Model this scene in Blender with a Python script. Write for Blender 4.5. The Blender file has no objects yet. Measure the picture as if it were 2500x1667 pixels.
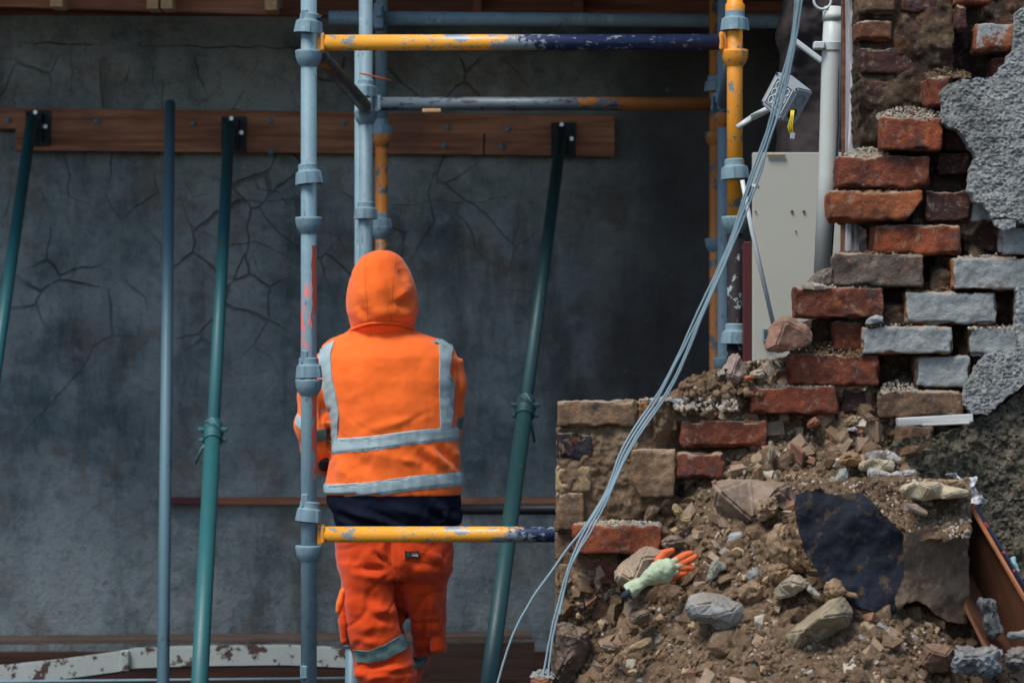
import bpy, bmesh, math, random
from mathutils import Vector, Matrix, noise, Quaternion
from mathutils.bvhtree import BVHTree
from mathutils.geometry import delaunay_2d_cdt
import numpy as np

# ------------------------------------------------------------------ camera, light
C = bpy.context.scene
COL = C.collection
F = 2500 * 100 / 36.0
HY = 945.0
ZC = 1.33
cam = bpy.data.cameras.new('camera')
cam.lens = 100; cam.sensor_width = 36; cam.shift_y = (HY - 833.5) / 2500
cam.clip_end = 500; cam.clip_start = 0.05
cam.dof.use_dof = True; cam.dof.focus_distance = 8.0; cam.dof.aperture_fstop = 5.6
co = bpy.data.objects.new('camera', cam); COL.objects.link(co)
co.location = (0, 0, ZC); co.rotation_euler = (math.radians(90), 0, 0)
C.camera = co
SUN_EL = math.radians(58); SUN_AZ = math.radians(-140)   # azimuth from +Y, clockwise: behind the camera, to the left
w = bpy.data.worlds.new('World'); C.world = w; w.use_nodes = True
nt = w.node_tree; bg = nt.nodes['Background']
sky = nt.nodes.new('ShaderNodeTexSky'); sky.sky_type = 'NISHITA'; sky.sun_disc = False
sky.sun_elevation = SUN_EL; sky.sun_rotation = SUN_AZ; sky.air_density = 1.0; sky.dust_density = 1.0; sky.ozone_density = 3.0
nt.links.new(sky.outputs[0], bg.inputs[0]); bg.inputs[1].default_value = 0.06
sl = bpy.data.lights.new('sun', 'SUN'); sl.energy = 1.35; sl.angle = math.radians(26); sl.color = (1, .95, .88)
so = bpy.data.objects.new('sun', sl); COL.objects.link(so)
sd = Vector((math.cos(SUN_EL) * math.sin(SUN_AZ), math.cos(SUN_EL) * math.cos(SUN_AZ), math.sin(SUN_EL)))
so.rotation_euler = sd.to_track_quat('Z', 'Y').to_euler(); so.location = (-5, -5, 9)
C.view_settings.view_transform = 'Standard'; C.view_settings.look = 'None'
C.view_settings.exposure = 1.38; C.view_settings.gamma = 1

# ------------------------------------------------------------------ helpers
def P(px, py, d):
    """photo position + distance from the camera -> point in the place"""
    return Vector(((px - 1250) / F * d, d, ZC + (HY - py) / F * d))
def lin(h):
    r = []
    for i in (0, 2, 4):
        c = int(h[i:i+2], 16) / 255
        r.append(c / 12.92 if c <= .04045 else ((c + .055) / 1.055) ** 2.4)
    return tuple(r)
def rgba(c):
    if isinstance(c, str): c = lin(c)
    return (c[0], c[1], c[2], 1)
def fbm(p, s, o=4):
    return noise.fractal(p * s, 1.0, 2.0, o)
def tag(o, label=None, cat=None, group=None, kind=None):
    if label: o['label'] = label
    if cat: o['category'] = cat
    if group: o['group'] = group
    if kind: o['kind'] = kind
    return o
def thing(name, loc, label, cat, group=None):
    o = bpy.data.objects.new(name, None); COL.objects.link(o)
    o.location = loc; o.empty_display_size = .05
    return tag(o, label, cat, group)
def mk(name, verts, faces, mat, parent=None, smooth=False, color=None):
    me = bpy.data.meshes.new(name)
    if parent is not None: off = Vector(parent.location)
    else:
        a = np.array([tuple(v) for v in verts]); off = Vector(((a[:,0].min()+a[:,0].max())/2, (a[:,1].min()+a[:,1].max())/2, a[:,2].min()))
    me.from_pydata([tuple(Vector(v) - off) for v in verts], [], faces)
    if smooth: me.polygons.foreach_set('use_smooth', [True] * len(me.polygons))
    me.update()
    me.materials.append(mat)
    o = bpy.data.objects.new(name, me); COL.objects.link(o)
    if parent is not None: o.parent = parent
    else: o.location = off
    if color is not None: o.color = color
    return o
class MB:
    def __init__(s): s.v = []; s.f = []
    def add(s, v, f):
        n = len(s.v); s.v += [Vector(a) for a in v]; s.f += [tuple(i + n for i in q) for q in f]; return s
    def bm(s, bm):
        bm.verts.index_update(); s.add([v.co.copy() for v in bm.verts], [[v.index for v in f.verts] for f in bm.faces]); bm.free(); return s
    def box(s, c, size, M=None, bev=0.0, seg=1):
        bm = bmesh.new(); bmesh.ops.create_cube(bm, size=1)
        for v in bm.verts: v.co = Vector((v.co.x * size[0], v.co.y * size[1], v.co.z * size[2]))
        if bev: bmesh.ops.bevel(bm, geom=bm.edges[:], offset=bev, segments=seg, affect='EDGES', profile=.6)
        for v in bm.verts:
            if M is not None: v.co = M @ v.co
            v.co += Vector(c)
        return s.bm(bm)
    def tube(s, pts, r, seg=20, cap=True):
        pts = [Vector(p) for p in pts]; n = len(pts)
        rs = r if isinstance(r, (list, tuple)) else [r] * n
        V = []; Fc = []; up = None
        for i, p in enumerate(pts):
            t = (pts[min(i+1, n-1)] - pts[max(i-1, 0)]).normalized()
            if up is None: up = t.orthogonal().normalized()
            up = (up - t * up.dot(t)).normalized(); b = t.cross(up)
            for k in range(seg):
                a = 2 * math.pi * k / seg
                V.append(p + (up * math.cos(a) + b * math.sin(a)) * rs[i])
        for i in range(n - 1):
            for k in range(seg):
                a = i*seg+k; b2 = i*seg+(k+1) % seg
                Fc.append((a, b2, b2+seg, a+seg))
        if cap: Fc.append(tuple(range(seg-1, -1, -1))); Fc.append(tuple((n-1)*seg+k for k in range(seg)))
        return s.add(V, Fc)
    def lathe(s, prof, c, axis=(0,0,1), seg=28, fn=None):
        q = Vector((0,0,1)).rotation_difference(Vector(axis).normalized())
        V = []; Fc = []; n = len(prof)
        for i, (r, z) in enumerate(prof):
            for k in range(seg):
                a = 2*math.pi*k/seg; rr = r * (fn(a, i) if fn else 1)
                V.append(q @ Vector((rr*math.cos(a), rr*math.sin(a), z)) + Vector(c))
        for i in range(n-1):
            for k in range(seg):
                a = i*seg+k; b = i*seg+(k+1) % seg; Fc.append((a, b, b+seg, a+seg))
        return s.add(V, Fc)
    def build(s, name, mat, parent=None, smooth=False, color=None):
        return mk(name, s.v, s.f, mat, parent, smooth, color)
def smooth_by_angle(o, ang=40):
    me = o.data; me.polygons.foreach_set('use_smooth', [True]*len(me.polygons))
    bm = bmesh.new(); bm.from_mesh(me)
    for e in bm.edges:
        if len(e.link_faces) == 2 and e.calc_face_angle(0) > math.radians(ang): e.smooth = False
    bm.to_mesh(me); bm.free(); return o

# ------------------------------------------------------------------ materials
class NB:
    def __init__(s, name):
        s.m = bpy.data.materials.new(name); s.m.use_nodes = True
        s.t = s.m.node_tree; s.b = s.t.nodes['Principled BSDF']; s.tc = s.n('ShaderNodeTexCoord')
        s.obj = s.tc.outputs['Object']
    def n(s, k, **kw):
        x = s.t.nodes.new(k)
        for a, v in kw.items(): setattr(x, a, v)
        return x
    def l(s, a, b): s.t.links.new(a, b)
    def put(s, sock, v):
        if isinstance(v, bpy.types.NodeSocket): s.l(v, sock)
        elif isinstance(v, (str, tuple)) and sock.type == 'RGBA': sock.default_value = rgba(v)
        else: sock.default_value = v
    def scale(s, v, sc):
        m = s.n('ShaderNodeMapping'); s.l(v, m.inputs[0]); m.inputs['Scale'].default_value = sc; return m.outputs[0]
    def offs(s, v, o):
        m = s.n('ShaderNodeMapping'); s.l(v, m.inputs[0]); m.inputs['Location'].default_value = o; return m.outputs[0]
    def noise(s, sc, det=5, ro=.6, vec=None, dist=0, off=None):
        x = s.n('ShaderNodeTexNoise'); x.inputs['Scale'].default_value = sc; x.inputs['Detail'].default_value = det
        x.inputs['Roughness'].default_value = ro; x.inputs['Distortion'].default_value = dist
        v = vec or s.obj
        if off: v = s.offs(v, off)
        s.l(v, x.inputs['Vector']); return x.outputs[0]
    def ramp(s, f, st, const=False):
        x = s.n('ShaderNodeValToRGB'); s.l(f, x.inputs[0]); e = x.color_ramp.elements
        if const: x.color_ramp.interpolation = 'CONSTANT'
        while len(e) > len(st): e.remove(e[-1])
        while len(e) < len(st): e.new(1)
        for i, (p, c) in enumerate(st):
            e[i].position = p; e[i].color = (c, c, c, 1) if isinstance(c, (int, float)) else rgba(c)
        return x.outputs[0]
    def step(s, f, a, b):
        x = s.n('ShaderNodeMapRange'); x.interpolation_type = 'SMOOTHSTEP'; s.l(f, x.inputs[0]); x.inputs[1].default_value = a; x.inputs[2].default_value = b
        return x.outputs[0]
    def mix(s, f, a, b, mode='MIX'):
        x = s.n('ShaderNodeMix', data_type='RGBA', blend_type=mode)
        s.put(x.inputs[0], f); s.put(x.inputs[6], a); s.put(x.inputs[7], b); return x.outputs[2]
    def math(s, op, a, b=0.0):
        x = s.n('ShaderNodeMath', operation=op); s.put(x.inputs[0], a); s.put(x.inputs[1], b); return x.outputs[0]
    def xyz(s, v=None):
        x = s.n('ShaderNodeSeparateXYZ'); s.l(v or s.obj, x.inputs[0]); return x.outputs
    def nrm(s):
        g = s.n('ShaderNodeNewGeometry'); return s.xyz(g.outputs['Normal'])
    def bump(s, h, st=.5, dist=.01, prev=None):
        x = s.n('ShaderNodeBump'); s.l(h, x.inputs['Height']); x.inputs['Strength'].default_value = st; x.inputs['Distance'].default_value = dist
        if prev: s.l(prev, x.inputs['Normal'])
        return x.outputs[0]
    def out(s, col, rough=.8, metal=0.0, nor=None, spec=None):
        s.put(s.b.inputs['Base Color'], col); s.put(s.b.inputs['Roughness'], rough); s.put(s.b.inputs['Metallic'], metal)
        if nor: s.l(nor, s.b.inputs['Normal'])
        if spec is not None: s.put(s.b.inputs['Specular IOR Level'], spec)
        return s.m

def m_brick():
    b = NB('brick_clay'); oi = b.n('ShaderNodeObjectInfo'); base = oi.outputs['Color']; al = oi.outputs['Alpha']
    c = b.mix(b.step(b.noise(14, 6, .65), .38, .66), b.mix(.62, base, (0.045, .028, .025)), base)
    c = b.mix(b.step(b.noise(32, 4, .7), .56, .7), c, b.mix(.5, base, (.42, .16, .06)))
    c = b.mix(b.math('MULTIPLY', b.step(b.noise(11, 5, .6, off=(3, 7, 1)), .56, .68), .75), c, (.05, .048, .055))      # soot
    c = b.mix(b.math('MULTIPLY', b.step(b.noise(40, 6, .78, off=(1, 2, 9)), .54, .66), .65), c, (.32, .26, .19))     # clinging mortar
    # old limewash on the outer face, worn off at random
    ny = b.nrm()[1]
    front = b.step(b.math('MULTIPLY', ny, -1.0), .45, .7)
    k = b.math('SUBTRACT', b.math('ADD', b.math('MULTIPLY', b.noise(16, 8, .76, off=(5, 5, 5)), 1.5), -.03), al)
    pm = b.math('MULTIPLY', b.step(k, 0.0, .05), front)
    pc = b.mix(b.noise(45, 5, .7), (.15, .17, .165), (.50, .53, .52)); pc = b.mix(b.math('MULTIPLY', b.step(b.noise(19, 6, .75, off=(8, 1, 3)), .55, .66), .6), pc, (.20, .13, .085))
    c = b.mix(pm, c, pc)
    # dust lying on what faces up
    c = b.mix(b.math('MULTIPLY', b.step(b.math('ADD', b.nrm()[2], b.math('MULTIPLY', b.noise(40), .5)), .8, 1.1), .8), c, (.42, .34, .25))
    h = b.math('ADD', b.noise(60, 8, .7), b.math('MULTIPLY', b.noise(260, 3, .6), .35))
    return b.out(c, .92, 0, b.bump(h, 1.0, .010), .2)
def m_core():
    b = NB('lime_mortar_core')
    c = b.mix(b.step(b.noise(7, 7, .7), .35, .68), (.035, .024, .018), (.11, .075, .048))
    c = b.mix(b.step(b.noise(38, 6, .7), .5, .72), c, (.22, .165, .11))
    c = b.mix(b.math('MULTIPLY', b.step(b.noise(5, 4, .6, off=(2, 2, 2)), .55, .7), .6), c, (.15, .06, .03))
    h = b.math('ADD', b.noise(40, 9, .75), b.math('MULTIPLY', b.noise(180, 4, .7), .4))
    return b.out(c, .95, 0, b.bump(h, 1, .012), .15)
def m_soil(name='dry_soil', a=(.15, .097, .058), c2=(.31, .215, .13), c3=(.45, .34, .23)):
    b = NB(name)
    c = b.mix(b.step(b.noise(6, 8, .7), .36, .66), a, c2)
    c = b.mix(b.step(b.noise(50, 7, .75), .5, .75), c, c3)
    c = b.mix(b.math('MULTIPLY', b.step(b.noise(160, 3, .7, off=(4, 1, 2)), .62, .74), .7), c, (.42, .36, .28))
    h = b.math('ADD', b.noise(70, 9, .78), b.math('MULTIPLY', b.noise(300, 3, .7), .4))
    return b.out(c, .97, 0, b.bump(h, 1, .012), .12)
def m_stone():
    b = NB('stone'); oi = b.n('ShaderNodeObjectInfo'); base = oi.outputs['Color']
    c = b.mix(b.step(b.noise(15, 7, .65), .35, .68), b.mix(.5, base, (.07, .05, .035)), base)
    c = b.mix(b.step(b.noise(60, 5, .7), .55, .75), c, b.mix(.35, base, (.45, .4, .33)))
    up = b.math('MULTIPLY', b.step(b.math('ADD', b.nrm()[2], b.math('MULTIPLY', b.noise(30, 5, .7), .9)), 1.0, 1.35), .4)
    c = b.mix(up, c, (.27, .185, .115))
    h = b.math('ADD', b.noise(35, 8, .7), b.math('MULTIPLY', b.noise(200, 3, .6), .25))
    return b.out(c, .9, 0, b.bump(h, .7, .006), .2)
def m_plaster(name, ca, cb, sc=1):
    b = NB(name)
    c = b.mix(b.step(b.noise(75 * sc, 5, .75), .36, .62), ca, cb)
    c = b.mix(b.math('MULTIPLY', b.step(b.noise(5, 5, .6), .5, .7), .45), c, (.10, .11, .085))
    h = b.noise(110 * sc, 6, .7)
    return b.out(c, .92, 0, b.bump(h, 1, .025), .15)
def m_flake(name, paint, under, k0=.56, k1=.58, sc=22, metal=.35, rough=.45, dirt=.3, stretch=(1, 1, 1), spec=.5):
    b = NB(name); v = b.scale(b.obj, stretch)
    p = b.mix(b.noise(12, 4, .6, v), paint, b.mix(.72, paint, (.10, .06, .03)))
    p = b.mix(.6, p, paint)
    u = b.mix(b.noise(40, 5, .7, v), under, b.mix(.5, under, (.03, .035, .04)))
    k = b.step(b.noise(sc, 6, .68, v, off=(2, 3, 1)), k0, k1)
    c = b.mix(k, p, u)
    c = b.mix(b.math('MULTIPLY', b.step(b.noise(90, 4, .7, v), .6, .72), dirt), c, (.05, .04, .035))
    r = b.math('ADD', b.math('MULTIPLY', b.noise(30), .3), rough - .12)
    return b.out(c, r, b.math('MULTIPLY', k, metal), b.bump(b.math('ADD', b.noise(150, 3), b.math('MULTIPLY', k, -1.0)), .35, .0015), spec)
def m_gal(name='galvanised_steel', a=(.135, .225, .265), c2=(.23, .345, .385), rough=.6, pink=False):
    b = NB(name)
    c = b.mix(b.noise(18, 6, .7), a, c2)
    c = b.mix(b.step(b.noise(60, 6, .75, b.scale(b.obj, (1, 1, .35))), .57, .68), c, b.mix(.6, a, (.05, .055, .06)))
    c = b.mix(b.math('MULTIPLY', b.step(b.noise(9, 6, .75, off=(3, 3, 8)), .58, .66), .5), c, (.42, .46, .45))
    c = b.mix(b.math('MULTIPLY', b.step(b.noise(7, 6, .75, b.scale(b.obj, (1, 1, .4)), off=(8, 3, 8)), .60, .68), .5), c, (.12, .085, .06))
    if pink:
        z = b.xyz()[2]
        zone = b.math('MULTIPLY', b.step(z, 1.36, 1.46), b.math('SUBTRACT', 1.0, b.step(z, 1.60, 1.66)))
        k = b.math('MULTIPLY', zone, b.step(b.noise(30, 5, .7, b.scale(b.obj, (1, 1, .5))), .5, .55))
        c = b.mix(k, c, (.75, .16, .14))
    return b.out(c, rough, .05, b.bump(b.noise(120, 4, .6), .4, .0015), .35)
def m_ledger(name, x1, x2, flip=False, metal=.3):
    """tube painted yellow at one end, bare in the middle, navy at the other; positions in the tube's own metres"""
    b = NB(name); x = b.xyz()[0]
    n1 = b.noise(16, 6, .7, b.scale(b.obj, (.8, 1, 1.6))); n2 = b.noise(26, 7, .75, off=(3, 1, 4))
    yel = b.mix(b.noise(10), (.85, .32, .02), (.95, .47, .05)); yel = b.mix(b.step(b.noise(80, 3, .7), .6, .7), yel, (.5, .2, .03))
    gal = b.mix(b.noise(30, 5, .7), (.17, .21, .225), (.34, .39, .40)); nav = b.mix(b.noise(25), (.008, .012, .035), (.02, .04, .11))
    fl = b.step(b.noise(30, 7, .72, b.scale(b.obj, (.8, 1, 1.4)), off=(1, 9, 3)), .57, .585)
    ky = b.step(b.math('ADD', n1, b.math('MULTIPLY', b.math('SUBTRACT', x, x1), .55)), .60, .62)
    kn = b.step(b.math('ADD', b.math('MULTIPLY', b.math('SUBTRACT', n2, .5), 1.2), b.math('MULTIPLY', b.math('SUBTRACT', x, x2), 1.6)), .0, .03)
    hole = b.step(b.noise(38, 7, .75, b.scale(b.obj, (.7, 1, 1.5)), off=(7, 2, 2)), .58, .60)
    c = b.mix(b.math('MAXIMUM', ky, fl), yel, gal); c = b.mix(b.math('MULTIPLY', kn, b.math('SUBTRACT', 1.0, hole)), c, nav)
    return b.out(c, .42, b.math('MULTIPLY', ky, metal * .5), b.bump(b.noise(120, 3), .25, .001))
def m_rear(name, x1, ca=(.07, .095, .11), cb=(.50, .17, .03), cn=(.02, .025, .035), ax=0):
    b = NB(name); x = b.xyz()[ax]
    gal = b.mix(b.noise(30, 5, .7), ca, tuple(c*1.7 for c in ca)); gal = b.mix(b.step(b.noise(34, 6, .75, b.scale(b.obj, (.5, 1, 1.6))), .54, .58), gal, cn)
    k = b.step(b.math('ADD', b.noise(14, 6, .72, b.scale(b.obj, (.7, 1, 1.5))), b.math('MULTIPLY', b.math('SUBTRACT', x, x1), .9)), .50, .54)
    return b.out(b.mix(k, gal, b.mix(b.noise(20), tuple(c*.55 for c in cb), cb)), .5, .1, b.bump(b.noise(120, 3), .25, .001))
def m_wood(name, ca, cb, cc, axis=0, sc=1.0, rough=.8):
    b = NB(name); s = [30, 30, 30]; s[axis] = 1.6
    v = b.scale(b.obj, tuple(k * sc for k in s))
    g = b.noise(1.0, 6, .65, v, dist=.6)
    c = b.mix(b.step(g, .32, .68), ca, cb)
    c = b.mix(b.math('MULTIPLY', b.step(b.noise(3, 4, .6), .5, .7), .6), c, cc)
    return b.out(c, rough, 0, b.bump(g, .5, .003), .25)
def m_plain(name, c, rough=.6, metal=0.0, var=.25, sc=20, bump=.2):
    b = NB(name)
    if isinstance(c, str): c = lin(c)
    cc = b.mix(b.noise(sc, 6, .68), tuple(x * (1 - var) for x in c), tuple(min(1, x * (1 + var)) for x in c))
    return b.out(cc, rough, metal, b.bump(b.noise(sc * 6, 4), bump, .002))
def m_cloth(name, c, dark, weave=420, dirt=.25, sheen=.2):
    b = NB(name)
    cc = b.mix(b.math('MULTIPLY', b.step(b.noise(7, 5, .6), .45, .75), .5), c, dark)
    cc = b.mix(b.math('MULTIPLY', b.step(b.noise(28, 6, .7), .6, .75), dirt), cc, (.10, .05, .03))
    h = b.math('ADD', b.math('MULTIPLY', b.noise(weave, 2, .5), .25), b.noise(24, 5, .6))
    m = b.out(cc, .85, 0, b.bump(h, .35, .006), .15)
    b.b.inputs['Sheen Weight'].default_value = sheen
    return m
def m_wall():
    b = NB('weathered_render'); X, Y, Z = b.xyz()
    v = b.obj; st = b.scale(b.obj, (2.2, 1, .5))
    c = b.mix(b.step(b.noise(1.4, 9, .72), .36, .62), (.080, .118, .122), (.37, .41, .39))
    c = b.mix(b.math('MULTIPLY', b.step(b.noise(2.2, 6, .7, st), .44, .62), .5), c, (.32, .34, .32))
    c = b.mix(b.math('MULTIPLY', b.step(b.noise(1.9, 7, .7, off=(7, 0, 3)), .52, .62), .7), c, (.20, .165, .13))
    c = b.mix(b.math('MULTIPLY', b.step(b.noise(1.3, 5, .65, st, off=(4, 0, 2)), .52, .66), .6), c, (.060, .060, .056))
    c = b.mix(b.math('MULTIPLY', b.step(b.noise(7, 6, .72), .52, .66), .45), c, (.34, .38, .38))
    c = b.mix(b.math('MULTIPLY', b.step(b.noise(26, 7, .8, off=(2, 0, 6)), .50, .66), .5), c, (.12, .125, .12))
    c = b.mix(b.math('MULTIPLY', b.step(b.noise(60, 5, .8, off=(2, 0, 9)), .58, .70), .5), c, (.42, .45, .44))
    # shade of the recess right of the props, painted in as darker, browner render
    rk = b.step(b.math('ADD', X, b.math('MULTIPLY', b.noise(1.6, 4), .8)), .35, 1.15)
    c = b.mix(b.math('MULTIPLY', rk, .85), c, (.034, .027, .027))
    # cracks: cell borders of a warped cell pattern, shown only where a broad noise and the height allow
    w1 = b.n('ShaderNodeTexNoise'); w1.inputs['Scale'].default_value = 3.5; w1.inputs['Detail'].default_value = 4; b.l(b.obj, w1.inputs[0])
    wv = b.mix(.16, b.obj, w1.outputs[1], 'ADD')
    vo = b.n('ShaderNodeTexVoronoi', feature='DISTANCE_TO_EDGE'); vo.inputs['Scale'].default_value = 4.2; b.l(b.scale(wv, (1, .01, .85)), vo.inputs['Vector'])
    line = b.math('SUBTRACT', 1.0, b.step(vo.outputs[0], .002, .018))
    zone = b.math('MULTIPLY', b.step(Z, 1.35, 1.75), b.math('SUBTRACT', 1.0, b.step(Z, 2.72, 2.76)))
    zone = b.math('MULTIPLY', zone, b.step(b.noise(2.3, 3, .5, off=(1, 0, 8)), .42, .58))
    zone = b.math('MULTIPLY', zone, b.math('SUBTRACT', 1.0, b.step(X, -.25, .25)))
    ck = b.math('MULTIPLY', line, zone)
    c = b.mix(b.math('MULTIPLY', ck, .42), c, (.030, .026, .023))
    # pale scuffs and splashes
    sp = b.step(b.noise(11, 5, .8, b.scale(b.obj, (1, 1, .8)), off=(9, 0, 1)), .655, .71)
    c = b.mix(b.math('MULTIPLY', sp, .55), c, (.36, .42, .46))
    r = b.step(b.noise(9, 3, .6, off=(0, 0, 5)), .73, .76); c = b.mix(b.math('MULTIPLY', r, .5), c, (.16, .04, .03))
    h = b.math('ADD', b.noise(7, 10, .72), b.math('MULTIPLY', ck, -.6))
    return b.out(c, .8, 0, b.bump(h, .9, .04), .3)
M = dict(
    brick=m_brick(), core=m_core(), soil=m_soil(), stone=m_stone(),
    plaster=m_plaster('rough_cement_plaster', (.30, .325, .325), (.62, .64, .61)),
    stucco=m_plaster('brown_mossy_roughcast', (.06, .052, .036), (.33, .29, .21)),
    wall=m_wall(), ground=m_soil('dark_earth', (.03, .022, .018), (.08, .06, .045), (.12, .1, .08)),
    gal=m_gal(), galp=m_gal('galvanised_steel_with_red_paint', pink=True), gald=m_gal('dull_galvanised_steel', (.12, .19, .225), (.24, .345, .395), .55),
    yellow=m_flake('chipped_yellow_paint', (.90, .34, .02), (.24, .30, .30), .57, .59, 26),
    orange=m_flake('chipped_orange_paint', (.55, .19, .03), (.14, .18, .20), .55, .57, 20),
    navy=m_flake('chipped_navy_paint', (.006, .008, .014), (.26, .32, .34), .585, .60, 30, .0, .65, .2, spec=.15),
    ledger=m_ledger('yellow_to_navy_paint', -.33, .02), ledger2=m_ledger('yellow_to_navy_paint_low', -.29, .0),
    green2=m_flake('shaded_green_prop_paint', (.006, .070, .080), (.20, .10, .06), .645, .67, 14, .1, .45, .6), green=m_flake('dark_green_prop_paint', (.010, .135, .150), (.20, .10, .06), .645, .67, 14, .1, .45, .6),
    blue=m_flake('grey_blue_tube_paint', (.11, .225, .275), (.05, .09, .20), .60, .66, 5, .0, .45, stretch=(1, 1, .4)),
    wood=m_wood('reddish_plank', (.22, .085, .045), (.46, .21, .115), (.15, .07, .05)),
    woodx=m_wood('dark_red_timber', (.10, .038, .022), (.22, .085, .045), (.04, .02, .015)),
    joist=m_wood('pale_joist_end', (.45, .27, .13), (.62, .42, .22), (.4, .26, .15), 1),
    stubwood=m_wood('grey_wood_stub', (.05, .052, .05), (.17, .18, .175), (.10, .10, .09), 2, 2.2), oldwood=m_wood('weathered_white_wood', (.10, .10, .10), (.62, .62, .62), (.32, .30, .31), 2, 2.2),
    whitestrip=m_wood('white_wood_strip', (.30, .31, .30), (.62, .63, .60), (.40, .37, .30), 0, 2),
    rust=m_plain('rusty_steel', (.13, .050, .022), .8, .2, .5, 14), rustw=m_flake('peeling_white_paint_on_rust', (.42, .46, .43), (.085, .038, .024), .55, .575, 13, .1, .7, .3),
    dark=m_plain('blackened_steel', (.02, .024, .028), .5, .6), navyflat=m_plain('navy_edge_paint', (.012, .016, .035), .45),
    cream=m_plain('cream_panel_paint', (.42, .41, .34), .55, 0, .08, 6, .08), pvc=m_plain('white_pvc', (.55, .60, .58), .4, 0, .12, 9, .05),
    pipe=m_flake('aged_cream_pipe_paint', (.56, .60, .56), (.16, .17, .20), .69, .705, 14, 0, .45, .15), greypvc=m_plain('grey_box_plastic', (.40, .44, .45), .45, 0, .1, 10, .05),
    cable=m_plain('pale_blue_cable', (.26, .36, .40), .5, 0, .15, 30, .05), yelwire=m_plain('yellow_wire', (.75, .55, .03), .4, 0, .15), metal=m_plain('bright_metal', (.55, .57, .58), .3, .8),
    redpaint=m_plain('red_paint', (.55, .05, .03), .5), redstrip=m_plain('dark_red_edge', (.07, .009, .010), .5), paper=m_plain('torn_white_plastic', (.55, .57, .58), .6, 0, .2, 40, .5),
    jacket=m_cloth('orange_fleece', (1.0, .165, .022), (.85, .10, .010), 420, .10), trouser=m_cloth('orange_work_cotton', (.68, .060, .006), (.45, .04, .006), 500, .35),
    piping=m_plain('orange_seam_thread', (.62, .10, .01), .8), tape=m_plain('grey_reflective_tape', (.36, .47, .48), .45, .1, .18, 25, .5), tape2=m_plain('dirty_teal_tape', (.09, .16, .15), .6, 0, .3, 30, .5),
    hem=m_cloth('navy_fleece', (.003, .006, .016), (.006, .013, .032), 400, 0, 0), black=m_plain('black_glove_fabric', (.010, .012, .014), .8), skin=m_plain('skin', (.45, .25, .17), .6, 0, .1), boot=m_plain('tan_boot_leather', (.25, .14, .07), .7),
    knit=m_cloth('pale_green_knit', (.42, .49, .32), (.16, .24, .22), 600, .6), rubber=m_plain('orange_rubber_coating', (.66, .115, .025), .7, 0, .5, 60),
    peb_b=m_soil('brown_clods', (.18, .115, .068), (.33, .225, .14), (.47, .36, .24)), peb_w=m_plain('pale_mortar_crumbs', (.40, .345, .27), .9, 0, .6, 130, .6), peb_g=m_plain('grey_stone_chips', (.27, .26, .24), .85, 0, .4, 60, .5), peb_r=m_plain('brick_crumbs', (.26, .12, .06), .9, 0, .4, 60, .5),
)
# ------------------------------------------------------------------ ground and the wall behind
def grid(name, x0, x1, y0, y1, nx, ny, fn, mat, **k):
    V = []; Fc = []
    for j in range(ny+1):
        for i in range(nx+1): V.append(fn(x0 + (x1-x0)*i/nx, y0 + (y1-y0)*j/ny))
    for j in range(ny):
        for i in range(nx): a = j*(nx+1)+i; Fc.append((a, a+1, a+nx+2, a+nx+1))
    return mk(name, V, Fc, mat, smooth=True, **k)
g = grid('ground', -60, 60, -60, 60, 120, 120, lambda x, y: Vector((x, y, .02*noise.noise(Vector((x*.7, y*.7, 0))) - (0 if abs(x) < 8 and abs(y-8) < 8 else 0))), M['ground'])
tag(g, kind='structure')
DW = 12.2
def wallpt(x, z):
    p = Vector((x, 0, z)); return Vector((x, DW + .012*fbm(p, .9, 3) + .004*fbm(p, 6, 3), z))
V = []; Fc = []; nx, nz = 260, 150; x0, x1, z0, z1 = -5.0, 4.2, -.05, 5.0
for j in range(nz+1):
    for i in range(nx+1): V.append(wallpt(x0+(x1-x0)*i/nx, z0+(z1-z0)*j/nz))
for j in range(nz):
    for i in range(nx): a = j*(nx+1)+i; Fc.append((a, a+1, a+nx+2, a+nx+1))
n0 = len(V)
V += [Vector((x0, DW+.3, z0)), Vector((x1, DW+.3, z0)), Vector((x1, DW+.3, z1)), Vector((x0, DW+.3, z1))]
Fc += [(n0+1, n0, n0+3, n0+2), (n0, 0, nz*(nx+1), n0+3), (nx, n0+1, n0+2, nz*(nx+1)+nx), (nz*(nx+1), nz*(nx+1)+nx, n0+2, n0+3)]
rw = thing('rendered_wall', (0, DW, 0), 'tall dark grey cement-rendered wall, cracked and stained, behind the worker and props', 'wall')
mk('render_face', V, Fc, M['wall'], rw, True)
# the longest cracks are thin dark strips laid along the wall
def crack(pts, w=.006):
    w *= .5
    mb = MB(); q = []
    for (ax, ay), (bx, by) in zip(pts, pts[1:]):
        n = max(2, int(math.hypot(bx-ax, by-ay) / 9))
        for i in range(n): q.append((ax+(bx-ax)*i/n, ay+(by-ay)*i/n))
    q.append(pts[-1]); V = []; Fc = []
    for i, (x, y) in enumerate(q):
        jx = 5*noise.noise(Vector((x*.03, y*.03, 7))); jy = 5*noise.noise(Vector((x*.03, y*.03, 17)))
        p = P(x+jx, y+jy, DW); t = i/(len(q)-1); ww = w*(.35+.65*math.sin(math.pi*min(.95, max(.05, t)))) * (.6+.8*random.random())
        a = q[max(0, i-1)]; b_ = q[min(len(q)-1, i+1)]; dx, dy = b_[0]-a[0], -(b_[1]-a[1]); L = math.hypot(dx, dy) or 1
        nx_, nz_ = -dy/L, dx/L
        for s in (-1, 1): 
            c = wallpt(p.x+s*nx_*ww/2, p.z+s*nz_*ww/2); c.y -= .0015; V.append(c)
    for i in range(len(q)-1): Fc.append((2*i, 2*i+1, 2*i+3, 2*i+2))
    return mk('crack', V, Fc, CRK, rw)
random.seed(3)
CRK = m_plain('dark_crack_line', (.030, .028, .027), .95)
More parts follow.
